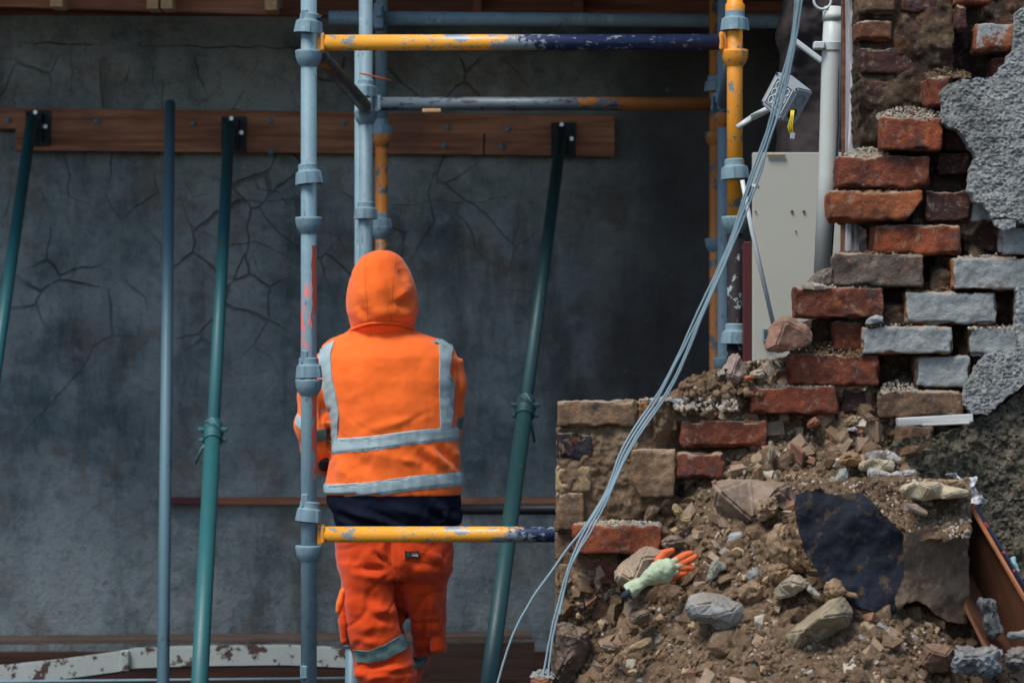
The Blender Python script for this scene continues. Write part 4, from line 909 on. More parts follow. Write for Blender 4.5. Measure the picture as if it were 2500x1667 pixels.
stone('brown stub of rock just right of the pier cap bricks', [(1656,944),(1662,934),(1676,936),(1684,948),(1674,958),(1660,956)], 7.1, [(1670,946,.015)], .05, (.22,.14,.09), seed=41)
stone('red stone chip half way up the soil below the dark bricks', [(1968,1042),(1980,1022),(1996,1018),(2006,1032),(1990,1044),(1975,1046)], 7.04, [(1988,1032,.015)], .05, (.28,.10,.055), seed=42)
stone('ochre squared stone near the foot of the brown brick', [(2058,1032),(2066,1018),(2090,1014),(2100,1026),(2092,1038),(2068,1040)], 7.06, [(2080,1024,.015)], .05, (.36,.27,.15), seed=43)
stone('brown barkish splinter beside the brown brick', [(2102,1012),(2115,1004),(2140,1020),(2146,1036),(2130,1038),(2112,1026)], 7.05, [(2126,1022,.015)], .05, (.20,.13,.085), seed=44)
stone('white plastery chip on the open soil below the ochre stone', [(2062,1050),(2068,1044),(2090,1042),(2096,1052),(2076,1056)], 7.04, [(2080,1048,.008)], .03, (.45,.45,.43), seed=45)
stone('curved pale splinter of wood-like stone on the upper soil', [(1875,1072),(1890,1076),(1894,1100),(1880,1130),(1868,1146),(1862,1140),(1874,1110)], 7.0, [(1882,1104,.012)], .03, (.42,.36,.26), seed=46)
stone('brown squared stone stuck in the bank at bottom right', [(2252,1574),(2290,1570),(2326,1580),(2326,1610),(2320,1640),(2270,1640),(2250,1625)], 6.42, [(2275,1590,.03),(2310,1600,.03)], .15, (.20,.11,.07), seed=47, amp=.005)
stone('blue-grey rough stone in the bottom right bank', [(2328,1578),(2345,1576),(2360,1584),(2392,1580),(2440,1582),(2448,1610),(2440,1648),(2410,1656),(2380,1644),(2350,1640),(2326,1648),(2324,1620)], 6.40, [(2345,1605,.03),(2400,1600,.04),(2420,1632,.03)], .15, (.22,.25,.26), seed=48, amp=.010, bev=.006)
stone('round grey stone in the extreme bottom right corner', [(2448,1612),(2455,1590),(2480,1580),(2510,1584),(2520,1620),(2500,1636),(2465,1630)], 6.42, [(2485,1605,.04)], .1, (.20,.21,.21), seed=49, amp=.008, bev=.006)
stone('flat grey stone above the bottom right corner', [(2456,1552),(2462,1542),(2510,1538),(2520,1556),(2490,1562),(2462,1560)], 6.5, [(2490,1550,.02)], .1, (.26,.29,.30), seed=50)
stone('low grey-brown stone between the pier brick and the glove rock', [(1612,1325),(1625,1308),(1650,1304),(1672,1318),(1668,1336),(1640,1342),(1620,1338)], 6.92, [(1642,1320,.02)], .06, (.19,.14,.11), seed=51)
stone('dull clod-covered stone above the lowest brown lump', [(1466,1375+200),(1480,1566),(1500,1568),(1512,1585),(1496,1596),(1474,1592)], 6.80, [(1488,1580,.015)], .05, (.22,.16,.11), seed=52)
stone('red broken brick at the bottom beside the cable ends', [(1296,1655),(1312,1650),(1340,1656),(1345,1690),(1296,1690)], 6.9, [(1318,1664,.02)], .08, (.34,.10,.05), 'brick', 'brick_fragment', seed=53)
# timber strip, scraps, channel at right
sbx = thing('wood_strip', P(2275, 1045, 7.0), 'white painted split wood strip wedged under the brown brick', 'wood strip')
plank('strip', P(2190, 1030, 6.99), P(2372, 1020, 6.99), .020, .05, M['whitestrip'], sbx)
plank('strip', P(2250, 1037, 6.975), P(2366, 1032, 6.975), .006, .03, M['whitestrip'], sbx)
ch = thing('steel_channel', P(2540, 1600, 6.5), 'rusty steel channel with a navy edge dabbed red, leaning on the roughcast at lower right', 'steel channel')
def quadbox(name, A, B, C_, D_, t, mat, par):
    V = [Vector(v) for v in (A, B, C_, D_)]; n = (V[1]-V[0]).cross(V[3]-V[0]).normalized()
    if n.y < 0: n = -n
    V += [v+n*t for v in V]
    return mk(name, V, [(0, 1, 2, 3), (7, 6, 5, 4), (0, 4, 5, 1), (1, 5, 6, 2), (2, 6, 7, 3), (3, 7, 4, 0)], mat, par)
quadbox('flange', P(2372, 1228, 6.86), P(2384, 1230, 6.86), P(2560, 1520, 6.50), P(2560, 1550, 6.50), .006, M['navyflat'], ch)
quadbox('flange_edge', P(2364, 1236, 6.85), P(2373, 1229, 6.85), P(2560, 1552, 6.49), P(2560, 1572, 6.49), .008, m_plain('worn_rust_edge', (.34, .13, .05), .75, .1, .5, 25, .6), ch)
quadbox('web', P(2364, 1238, 6.87), P(2562, 1572, 6.53), P(2562, 1740, 6.58), P(2362, 1390, 6.90), .008, M['rust'], ch)
quadbox('inner_flange', P(2362, 1388, 6.86), P(2480, 1600, 6.66), P(2430, 1620, 6.50), P(2360, 1480, 6.62), .008, M['rust'], ch)
for (x, y) in [(2379, 1234), (2453, 1352), (2479, 1396), (2408, 1282)]:
    MB().box(P(x, y, 6.86-(y-1230)*.00115-.012), (.007, .004, .014 if y > 1240 else .006), Matrix.Rotation(math.radians(-32), 3, 'Y'), .001).build('paint_dab', M['redpaint'], ch)
stone('turquoise shard tucked behind the steel channel', [(2467,1360),(2476,1358),(2488,1380),(2490,1396),(2482,1394),(2470,1376)], 6.68, [(2478,1376,.004)], .01, (.35,.60,.58), 'shard', 'glass_shard', seed=60, bev=.001, mat=m_plain('turquoise_glaze', (.35,.60,.58), .3))
stone('weathered grey wood stub standing inside the rusty channel', [(2383,1462),(2396,1455),(2424,1462),(2434,1490),(2440,1520),(2450,1540),(2430,1562),(2410,1556),(2398,1500)], 6.56, [(2400,1470,.02),(2412,1520,.025),(2425,1490,.012),(2430,1545,.015)], .05, GRYS, 'wood stub', 'wood_stub', seed=61, mat=M['stubwood'], amp=.007, bev=.002)
sc_ = poly_fill([(2309,1156),(2335,1154),(2345,1168),(2388,1166),(2378,1184),(2398,1210),(2416,1222),(2400,1232),(2372,1228),(2365,1210),(2340,1190),(2330,1172)], 4, lambda x, y: 6.95-.02*fbm(P(x, y, 7), 30, 3)-.008*fbm(P(x, y, 7), 90, 2), .01, 'plastic_scrap', M['paper'], None, edge=6)
tag(sc_, 'crumpled white plastic scrap between the cream slab and the roughcast', 'plastic scrap')

# crumbs, clods and chips that nobody could count
rs = np.random.RandomState(11)
def ico():
    bm = bmesh.new(); bmesh.ops.create_icosphere(bm, subdivisions=1, radius=1); bm.verts.index_update()
    v = np.array([tuple(x.co) for x in bm.verts]); f = np.array([[a.index for a in q.verts] for q in bm.faces]); bm.free(); return v, f
IV, IF = ico()
CV = np.array([(x, y, z) for x in (-.75, .75) for y in (-.75, .75) for z in (-.75, .75)]); CF = np.array([(0,1,3),(0,3,2),(4,6,7),(4,7,5),(0,4,5),(0,5,1),(2,3,7),(2,7,6),(0,2,6),(0,6,4),(1,5,7),(1,7,3)])
def scatter(name, pts, sizes, mat, label, cat, flat=.6, cube=False):
    IV, IF = (CV, CF) if cube else (globals()['IV'], globals()['IF'])
    n = len(pts); nv = len(IV)
    B = np.empty((n, nv, 3))
    for i in range(n):
        j = IV*(1+rs.uniform(-.38, .38, (nv, 1)))+(rs.uniform(-.38, .38, (nv, 3)) if cube else 0); j = j*np.array([1, rs.uniform(.6, 1), rs.uniform(flat*.7, 1)])*sizes[i]
        q = Quaternion(rs.normal(size=4)).normalized().to_matrix(); B[i] = j @ np.array(q).T+pts[i]
    Fi = (IF[None]+(np.arange(n)*nv)[:, None, None]).reshape(-1, 3)
    off = B.reshape(-1, 3).mean(0); me = bpy.data.meshes.new(name); me.from_pydata((B.reshape(-1, 3)-off).tolist(), [], Fi.tolist()); me.update(); me.materials.append(mat)
    o = bpy.data.objects.new(name, me); o.location = off; COL.objects.link(o)
    return tag(o, label, cat, kind='stuff')
def inside(x, y, pl):
    c = False; j = len(pl)-1
    for i in range(len(pl)):
        if (pl[i][1] > y) != (pl[j][1] > y) and x < (pl[j][0]-pl[i][0])*(y-pl[i][1])/(pl[j][1]-pl[i][1])+pl[i][0]: c = not c
        j = i
    return c
def soilpts(n, lo, hi, pw=2.2, cond=None, dens=None):
    pts, sz = [], []
    while len(pts) < n:
        x = rs.uniform(1350, 2520); y = rs.uniform(868, 1690)
        if not inside(x, y, so_) or (cond and not cond(x, y)): continue
        if dens and rs.uniform() > dens(x, y): continue
        s_ = lo+(hi-lo)*rs.uniform()**pw*1.0; d = dsoil_n(x, y)-s_*.25
        pts.append(tuple(P(x, y, d))); sz.append(s_)
    return pts, sz
vis = lambda x, y: y > S(x)-60 or (x > 1650 and y < 1010) or (1750 < x < 2100 and y > 960)
clump = lambda x, y: .25+.9*max(0, noise.noise(Vector((x*.012, y*.012, 3)))+.25)
a, b_ = soilpts(15000, .0015, .011, 3.0, vis, clump); scatter('clods', a, b_, M['peb_b'], 'fine brown clods and crumbs strewn over the whole soil slope', 'clods')
a, b_ = soilpts(900, .008, .034, 2.4, vis, clump); scatter('earth_lumps', a, b_, M['peb_b'], 'larger lumps of dry earth lying about the soil slope', 'earth lumps')
upper = lambda x, y: (1.0 if y < S(x)+230 else .35)*clump(x, y)
a, b_ = soilpts(240, .006, .030, 2.2, vis, upper); scatter('masonry_fragments', a, b_, m_plain('dusty_fragment', (.31, .22, .145), .95, 0, .6, 35, 1), 'angular dusty masonry fragments strewn over the upper slope', 'fragments', .5, True)
a, b_ = soilpts(110, .006, .022, 2.2, vis, upper); scatter('plaster_fragments', a, b_, m_plain('dusty_plaster_fragment', (.42, .37, .29), .95, 0, .55, 35, 1), 'angular pale plaster fragments strewn over the upper slope', 'fragments', .3, True)
a, b_ = soilpts(70, .008, .026, 1.8, vis, upper); scatter('brick_fragments', a, b_, m_plain('dusty_brick_fragment', (.26, .13, .08), .95, 0, .6, 35, 1), 'angular red brick fragments strewn over the upper slope', 'fragments', .6, True)
a, b_ = soilpts(3600, .0012, .007, 2.6, vis, lambda x, y: (.9 if (y < 1240 and x > 1700) or abs(y-1000) < 60 else .35)*clump(x, y)); scatter('mortar_crumbs', a, b_, M['peb_w'], 'pale mortar crumbs scattered thickly on the upper soil slope', 'crumbs')
a, b_ = soilpts(150, .005, .012, 1.5, vis, clump); scatter('stone_chips', a, b_, M['peb_g'], 'grey stone and slate chips dotted on the soil slope', 'chips', .25, True)
a, b_ = soilpts(200, .006, .016, 1.6, vis, clump); scatter('buff_chips', a, b_, m_plain('buff_stone_chips', (.40, .29, .17), .9, 0, .4, 60, .6), 'buff stone chips dotted on the soil slope', 'chips', .5)
a, b_ = soilpts(160, .002, .010, 2.0, vis, clump); scatter('brick_crumbs', a, b_, M['peb_r'], 'red brick crumbs dotted on the soil slope', 'crumbs')
def blkpts(n, lo, hi, pw):
    pts, sz = [], []
    while len(pts) < n:
        x = rs.uniform(1950, 2365); y = rs.uniform(1172, 1312)
        if y > 1215+(x-2090)*.75 if x > 2090 and x < 2215 else (y > 1212 if x <= 2090 else False): continue
        s_ = lo+(hi-lo)*rs.uniform()**pw; pts.append(tuple(P(x, y, dblk3(x, y)-s_*.2))); sz.append(s_)
    return pts, sz
a, b_ = blkpts(1400, .0012, .012, 2.6); scatter('clods', a, b_, M['peb_b'], 'brown crumbs covering the top of the black-faced block', 'clods')
a, b_ = blkpts(700, .001, .009, 2.6); scatter('mortar_crumbs', a, b_, M['peb_w'], 'pale crumbs covering the top of the black-faced block', 'crumbs')
# crumbs on ledges: heap profile on brick tops
def ledge(x0, x1, y, hpx, d0, d1, n, mat, label, smax=.0052):
    pts, sz = [], []; n = int(n*1.9)
    for _ in range(n):
        t = rs.uniform(); x = x0+(x1-x0)*t; h = hpx*math.sin(math.pi*min(1, max(0, .12+.76*t)))*rs.uniform()**1.5
        s_ = .0008+(smax-.0008)*rs.uniform()**3.2; dd = d0+(d1-d0)*(rs.uniform()*.6+.4*h/max(1, hpx)); pts.append(tuple(P(x, y-h, dd))); sz.append(s_)
    return scatter('mortar_crumbs', pts, sz, mat, label, 'crumbs')
W_, B_ = M['peb_w'], M['peb_b']
ledge(2062, 2170, 384, 24, 7.08, 7.2, 500, W_, 'crumbled mortar on the second stepped brick from the top, beside the pipe')
ledge(2140, 2300, 290, 30, 7.05, 7.16, 550, W_, 'crumbled mortar on the topmost projecting red brick')
ledge(2258, 2370, 190, 26, 7.06, 7.2, 350, B_, 'earthy crumbs above the small header brick near the plaster tip')
ledge(2040, 2240, 466, 6, 7.07, 7.18, 260, B_, 'thin brown crumbs on the long orange brick')
ledge(2050, 2250, 618, 5, 7.07, 7.18, 260, B_, 'thin brown crumbs on the grey-brown brick')
ledge(1975, 2150, 702, 10, 7.06, 7.18, 420, W_, 'pale crumbs along the brick above the loose fragment')
ledge(2340, 2480, 632, 12, 7.06, 7.18, 320, W_, 'pale crumbs on the scarred limewashed brick')
ledge(2212, 2330, 716, 26, 7.07, 7.2, 480, B_, 'earthy crumbs heaped on the middle limewashed brick')
ledge(2112, 2230, 798, 32, 7.07, 7.2, 420, W_, 'sandy crumbs heaped on the lower limewashed brick')
ledge(1930, 2110, 868, 34, 7.06, 7.2, 800, B_, 'earthy crumbs heaped behind the loose brick fragment')
ledge(2150, 2240, 955, 30, 7.06, 7.2, 450, W_, 'pale crumbs heaped left of the limewashed half brick')
ledge(1405, 1612, 1284, 14, 6.98, 7.08, 700, W_, 'white mortar crumbs lying along the red pier brick', .007)
ledge(1560, 1660, 978, 8, 7.05, 7.15, 220, W_, 'pale crumbs at the right end of the pier cap')
ledge(2365, 2500, 802, 8, 7.05, 7.15, 160, W_, 'pale crumbs on the right-hand limewashed brick')
ledge(1835, 2040, 944, 6, 7.06, 7.15, 260, W_, 'pale crumbs on the lowest dark red stepped brick')
ledge(1300, 1352, 1655, 18, 6.9, 7.0, 260, M['peb_g'], 'grey crumbs at the foot of the pier by the cable ends', .009)
ledge(1660, 1880, 962, 60, 7.05, 7.2, 900, B_, 'brown rubble crumbs along the crest of the slope', .013)
ledge(1650, 1800, 1000, 60, 7.05, 7.12, 260, W_, 'pale rubble crumbs below the crest of the slope', .012)

# ------------------------------------------------------------------ lost work glove
GS = True
def voxel(mb, size, name, mat, parent=None, smooth_it=6, disp=None, color=None, cut=None):
    me = bpy.data.meshes.new('tmp'); me.from_pydata([tuple(v) for v in mb.v], [], mb.f); me.update()
    o = bpy.data.objects.new('tmp', me); COL.objects.link(o)
    bm = bmesh.new(); bm.from_mesh(me); bmesh.ops.recalc_face_normals(bm, faces=bm.faces[:]); bm.to_mesh(me); bm.free()
    r = o.modifiers.new('r', 'REMESH'); r.mode = 'VOXEL'; r.voxel_size = size
    if smooth_it: s_ = o.modifiers.new('s', 'SMOOTH'); s_.iterations = smooth_it; s_.factor = .5
    bpy.context.view_layer.update(); ev = o.evaluated_get(bpy.context.evaluated_depsgraph_get()); m2 = bpy.data.meshes.new_from_object(ev)
    bpy.data.objects.remove(o, do_unlink=True); bpy.data.meshes.remove(me)
    V = [v.co.copy() for v in m2.vertices]; N = [v.normal.copy() for v in m2.vertices]
    if disp: V = [v+n*disp(v, n) for v, n in zip(V, N)]
    Fc = [tuple(p.vertices) for p in m2.polygons]
    if cut: Fc = [f for f in Fc if not cut(sum((V[i] for i in f), Vector())/len(f))]
    bpy.data.meshes.remove(m2)
    return mk(name, V, Fc, mat, parent, True, color)
gd = 6.80
gl = thing('work_glove', P(1615, 1450, gd), 'pale green knitted work glove with orange rubber fingers lying on the rubble', 'glove')
mb = MB(); g3 = lambda x, y, o=0: P(x, y, gd-o)
mb.tube([g3(1534, 1446), g3(1548, 1434), g3(1572, 1418, .01), g3(1590, 1404, .015), g3(1615, 1392, .02), g3(1635, 1384, .015), g3(1645, 1380, .01)], [.021, .020, .016, .022, .029, .026, .016], 20)
mb.tube([g3(1590, 1412, .01), g3(1625, 1402, .02), g3(1648, 1394, .015)], [.016, .022, .014], 16)
mb.tube([g3(1596, 1392, .01), g3(1606, 1372, .01)], [.014, .011], 12)
voxel(mb, .0028, 'knitted_back', M['knit'], gl, 5, lambda v, n: .0022*fbm(v, 55, 3)+.0008*fbm(v, 300, 1)-.007*max(0, noise.noise(v*24))-.004*abs(noise.noise(v*40)))
for pts, r_ in [([(1604,1384),(1608,1368),(1622,1350),(1642,1343)], (.011,.0115,.0105,.008)), ([(1632,1380),(1650,1368),(1672,1355),(1688,1350)], (.010,.0105,.010,.0075)), ([(1640,1384),(1662,1376),(1684,1366),(1698,1358)], (.010,.0105,.010,.0075)),
                ([(1640,1390),(1660,1386),(1678,1384),(1692,1386)], (.010,.010,.0095,.0075)), ([(1625,1402),(1648,1402),(1664,1400),(1677,1396)], (.010,.0105,.0095,.0075)), ([(1598,1424),(1622,1418),(1645,1410),(1668,1400)], (.006,.0085,.009,.006))]:
    q = [g3(x, y, .014-.0015*k if pts[0][0] != 1598 else .0) for k, (x, y) in enumerate(pts)]
    u = (q[-1]-q[-2]).normalized(); rr = list(r_)+[r_[-1]*.55]; q.append(q[-1]+u*r_[-1]*.7)
    m2 = MB().tube(q, rr, 16)
    voxel(m2, .002, 'finger' if pts[0][0] != 1598 else 'palm_coating', M['rubber'], gl, 3, lambda v, n: .0006*fbm(v, 160, 2)-.0012*max(0, noise.noise(v*70)))
for pts in ([(1612,1384),(1630,1376),(1652,1366),(1664,1362)], [(1620,1390),(1642,1384),(1664,1378),(1676,1378)], [(1618,1396),(1640,1396),(1656,1396)], [(1600,1398),(1604,1382),(1612,1366)]):
    q = [g3(x, y, .021-.002*k) for k, (x, y) in enumerate(pts)]
    voxel(MB().tube(q, [.010, .009, .007, .004][:len(q)], 12), .0022, 'knitted_finger_back', M['knit'], gl, 3, lambda v, n: .0012*fbm(v, 90, 2))
MB().tube([g3(1528, 1440, .0), g3(1533, 1445, .0), g3(1538, 1449, .0)], [.0195, .0215, .0205], 20).build('cuff_band', m_plain('navy_cuff', (.02, .03, .05), .85), gl, True)
# ------------------------------------------------------------------ the worker
DP = 9.25
pr_ = thing('person', (P(935, 0, DP).x, DP, 0), 'person seen from behind in hooded orange work suit with grey reflective bands, at the scaffold', 'person')
def loft(mb, rings, seg=40, pw=2.3):
    V = []; Fc = []; n = len(rings)
    for (py, xl, xr, dc, hd) in rings:
        a = P(xl, py, dc); b_ = P(xr, py, dc); c = (a+b_)/2; hw = (b_.x-a.x)/2
        for k in range(seg):
            t = 2*math.pi*k/seg; cs, sn = math.cos(t), math.sin(t)
            V.append(c+Vector((hw*abs(cs)**(2/pw)*(1 if cs > 0 else -1), hd*abs(sn)**(2/pw)*(1 if sn > 0 else -1), 0)))
    for i in range(n-1):
        for k in range(seg): a = i*seg+k; b_ = i*seg+(k+1) % seg; Fc.append((a, b_, b_+seg, a+seg))
    Fc.append(tuple(range(seg-1, -1, -1))); Fc.append(tuple((n-1)*seg+k for k in range(seg)))
    return mb.add(V, Fc)
def proj(v): return 1250+v.x/v.y*F, HY-(v.z-ZC)/v.y*F
def folds(lst):
    def f(v, n):
        if n.y > .35: return 0
        x, y = proj(v); s_ = 0
        for (x0, y0, x1, y1, w_, am) in lst:
            dx, dy = x1-x0, y1-y0; L2 = dx*dx+dy*dy; t = ((x-x0)*dx+(y-y0)*dy)/L2; tc = max(0, min(1, t))
            d2 = (x-x0-dx*tc)**2+(y-y0-dy*tc)**2
            if d2 < 9*w_*w_:
                e = math.sin(math.pi*max(.12, min(.88, tc))); s_ += am*e*math.exp(-d2/(w_*w_))
        return s_
    return lambda v, n: 1.75*f(v, n)
torso = [(800,866,1006,9.315,.070),(815,836,1030,9.305,.082),(828,806,1072,9.295,.092),(846,784,1106,9.285,.105),(875,779,1118,9.27,.120),(930,786,1120,9.255,.134),(1000,800,1117,9.25,.140),
         (1072,811,1119,9.25,.142),(1130,803,1126,9.25,.145),(1180,794,1129,9.25,.148),(1208,793,1128,9.25,.146)]
hood = [(612,922,952,9.30,.03),(617,902,967,9.30,.06),(630,881,984,9.30,.085),(655,864,999,9.30,.108),(685,853,1011,9.30,.122),(715,846,1019,9.30,.130),(740,844,1023,9.30,.132),(765,847,1020,9.30,.130),(785,853,1014,9.305,.122),(800,858,1010,9.31,.112),(822,862,1008,9.315,.09)]
tmb = MB(); loft(tmb, torso)
TB = BVHTree.FromPolygons([tuple(v) for v in tmb.v], [f for f in tmb.f])
jm = MB(); loft(jm, torso); loft(jm, hood, pw=2.1)
la = spline([(802, 880, 9.285), (778, 930, 9.28), (764, 1000, 9.26), (762, 1062, 9.25), (778, 1098, 9.30), (796, 1122, 9.40), (815, 1130, 9.50)], 6)
jm.tube([P(*q) for q in la], [.060*(1-i/len(la))+.047*i/len(la)+(.006*math.sin(i*.9)) for i in range(len(la))], 28)
ra = spline([(1092, 882, 9.29), (1100, 930, 9.29), (1096, 1000, 9.30), (1092, 1050, 9.34), (1080, 1085, 9.43), (1040, 1095, 9.52)], 6)
jm.tube([P(*q) for q in ra], [.052*(1-i/len(ra))+.046*i/len(ra)+(.003*math.sin(i*1.1)) for i in range(len(ra))], 28)
JF = folds([(905,700,900,650,10,-.003),(880,700,895,745,12,.006),(876,745,905,785,10,-.006),(900,770,960,768,16,.005),(975,650,992,690,10,-.006),(995,700,965,745,11,.007),(1000,735,962,742,11,-.010),(1010,760,975,775,10,.006),(920,650,960,655,16,-.003),(905,705,955,700,22,.004),(870,760,900,800,8,.004),
    (940,880,945,1000,55,-.006),(850,870,1060,865,26,.005),(850,960,880,1040,22,-.005),(900,1050,1040,1015,10,.005),(985,1035,1050,1005,8,-.004),(1030,1085,1100,1150,12,.009),(1060,1080,1120,1140,10,-.009),(1010,1095,1070,1155,12,-.008),(975,1120,1020,1130,9,.006),(870,1120,910,1150,16,-.006),(900,1110,960,1120,20,.005),
    (1010,900,1060,1010,24,-.005),(1030,870,1075,930,14,.005),(1108,900,1112,1010,7,-.010),(1124,900,1126,980,10,.003),(1100,1100,1125,1120,10,.004),(830,830,900,812,12,-.004),(820,1130,850,1165,14,.005),(735,1010,770,1030,8,-.005),(740,1045,790,1060,8,.006),(745,1075,800,1090,7,-.007),(785,985,790,1040,7,-.008),(800,1000,806,1120,5,-.010)])
jk = voxel(jm, .0065, 'jacket', M['jacket'], pr_, 3, lambda v, n: JF(v, n)+.0022*fbm(v, 9, 3)+.0012*fbm(v, 28, 2)-.007*max(0, .16-abs(noise.noise(Vector((v.x*9+v.z*5, v.y*8, v.z*11)))))*(1.6 if v.z < P(0, 1010, 9.2).z or abs(v.x-P(960, 0, 9.2).x) > .16 else .5), cut=lambda c: c.y > 9.40 and c.z > P(0, 790, 9.4).z and abs(c.x-P(934, 0, 9.4).x) < .075)
def bvh(o): 
    off = Vector(o.parent.location) if o.parent else o.location
    return BVHTree.FromPolygons([tuple(v.co+off) for v in o.data.vertices], [tuple(p.vertices) for p in o.data.polygons])
JB = bvh(jk)
def hit(B, x, y):
    o_ = Vector((0, 0, ZC)); d_ = (P(x, y, 10)-o_).normalized(); r = B.ray_cast(o_+d_*8.2, d_, 2.2)
    if r[0] is None or r[0].y > DP+.12: r = B.find_nearest(P(x, y, DP-.04))
    return r[0], r[1]
def patch(B, edge_a, edge_b, off, name, mat, parent, nv=6, nu=60, th=.0025, wr=0.0):
    """cloth strip between two photo-space polylines, laid on the body"""
    def samp(pl, t):
        L = [0]
        for p, q in zip(pl, pl[1:]): L.append(L[-1]+math.hypot(q[0]-p[0], q[1]-p[1]))
        s_ = t*L[-1]
        for k in range(len(pl)-1):
            if s_ <= L[k+1] or k == len(pl)-2: u = (s_-L[k])/((L[k+1]-L[k]) or 1); return pl[k][0]+(pl[k+1][0]-pl[k][0])*u, pl[k][1]+(pl[k+1][1]-pl[k][1])*u
    V = []; W2 = []
    for i in range(nu+1):
        a = samp(edge_a, i/nu); b_ = samp(edge_b, i/nu)
        for j in range(nv+1):
            x = a[0]+(b_[0]-a[0])*j/nv; y = a[1]+(b_[1]-a[1])*j/nv; h, n_ = hit(B, x, y)
            if n_.y > 0: n_ = -n_ if n_.y > .5 else n_
            e = off+wr*noise.noise(Vector((x*.06, y*.06, 2)))+wr*.6*noise.noise(Vector((x*.16, y*.05, 5)))
            V.append(h+n_*e); W2.append(h-n_*.003)
    Fc = []; m_ = nv+1; N = len(V)
    for i in range(nu):
        for j in range(nv): a = i*m_+j; Fc.append((a, a+1, a+m_+1, a+m_))
    per = [(i*m_, (i+1)*m_) for i in range(nu)]+[(nu*m_+j, nu*m_+j+1) for j in range(nv)]+[((i+1)*m_+nv, i*m_+nv) for i in range(nu)]+[(j+1, j) for j in range(nv)]
    for a, b_ in per: Fc.append((a, b_, N+b_, N+a))
    bm = bmesh.new(); vs = [bm.verts.new(v) for v in V+W2]
    for f in Fc:
        try: bm.faces.new([vs[k] for k in f])
        except ValueError: pass
    bmesh.ops.delete(bm, geom=[v for v in bm.verts if not v.link_faces], context='VERTS'); bmesh.ops.recalc_face_normals(bm, faces=bm.faces[:])
    return smooth_by_angle(MB().bm(bm).build(name, mat, parent, True), 50)
def band(B, f_lo, f_hi, off, name, mat, parent, cx, cy, nv=6, nu=150, wr=.0):
    V = []; Fc = []; m_ = nv+1
    for i in range(nu):
        a = 2*math.pi*i/nu; dv = Vector((math.cos(a), math.sin(a), 0))
        for j in range(m_):
            x = cx+dv.x*.17; px = 1250+x/DP*F; py = f_lo(px)+(f_hi(px)-f_lo(px))*j/nv; z = P(0, py, DP).z
            o_ = Vector((cx, cy, z)); r = B.ray_cast(o_+dv*.6, -dv, .6)
            tb = (r[0]-o_).length if r[0] is not None else .12
            r2 = JB.ray_cast(o_, dv, .4); jb_ = (r2[0]-o_).length if r2[0] is not None else tb
            h = o_+dv*min(jb_, tb+.006)
            V.append(h+dv*(off+wr*noise.noise(Vector((a*9, z*6, 1)))+wr*.5*noise.noise(Vector((a*26, z*10, 4)))-(.0035 if j in (0, nv) else 0)))
    for i in range(nu):
        for j in range(nv): p = i*m_+j; q = ((i+1) % nu)*m_+j; Fc.append((p, q, q+1, p+1))
    return mk(name, V, Fc, mat, parent, True)
cxx = P(961, 0, DP).x
# horizontal bands round the body
lt = lambda xs, ys: (lambda x: float(np.interp(x, xs, ys)))
band(TB, lt([800, 900, 1000, 1125], [1109, 1099, 1086, 1070]), lt([800, 900, 1000, 1125], [1072, 1063, 1051, 1037]), .0042, 'reflective_band', M['tape'], pr_, cxx, 9.25, wr=.003)
band(TB, lt([792, 900, 1000, 1128], [1221, 1210, 1196, 1180]), lt([792, 900, 1000, 1128], [1183, 1173, 1160, 1146]), .0048, 'reflective_band', M['tape'], pr_, cxx, 9.25, wr=.005)
patch(JB, [(776,856),(783,900),(788,950),(798,990),(806,1020),(812,1050),(812,1078)], [(817,833),(808,868),(812,925),(820,960),(825,985),(828,1012),(824,1072)], .005, 'reflective_brace', M['tape'], pr_, 5, 70, wr=.002)
patch(JB, [(1060,809),(1070,835),(1073,870),(1072,930),(1073,980),(1075,1050)], [(1100,829),(1103,850),(1098,890),(1096,912),(1110,935),(1107,962),(1103,1000),(1102,1050)], .005, 'reflective_brace', M['tape'], pr_, 5, 70, wr=.003)
patch(JB, [(727,1010),(735,1020),(745,1028)], [(722,1034),(733,1046),(745,1052)], .004, 'sleeve_band', M['tape'], pr_, 4, 12)
patch(JB, [(770,1050),(790,1048),(806,1046)], [(770,1078),(790,1075),(800,1070)], .004, 'sleeve_band', M['tape2'], pr_, 4, 12)
patch(JB, [(1120,1022),(1128,1020),(1133,1016)], [(1121,1046),(1127,1044),(1131,1040)], .004, 'sleeve_band', M['tape2'], pr_, 4, 8)
STC = m_plain('grey_stitching', (.12, .15, .16), .8)
def seam(B, pts, r, mat, off=.001, name='seam'):
    q = spline(pts, 8); L = []
    for x, y in q: h, n_ = hit(B, x, y); L.append(h+n_*off)
    return MB().tube(L, r, 8).build(name, mat, pr_, True)
seam(JB, [(894,622),(891,660),(893,710),(897,750),(898,786)], .0011, M['piping'], .0)
seam(JB, [(968,624),(963,660),(958,705),(957,745),(955,786)], .0011, M['piping'], .0)
seam(JB, [(853,809),(868,800),(892,791),(925,787),(958,788),(988,793),(1012,804)], .0042, M['jacket'], .002, 'collar_piping')
seam(JB, [(853,815),(868,806),(892,797),(925,793),(958,794),(988,799),(1012,810)], .0010, M['piping'], .001)
seam(JB, [(1102,850),(1115,880),(1113,930),(1110,980),(1108,1030)], .0010, M['piping'], .0)
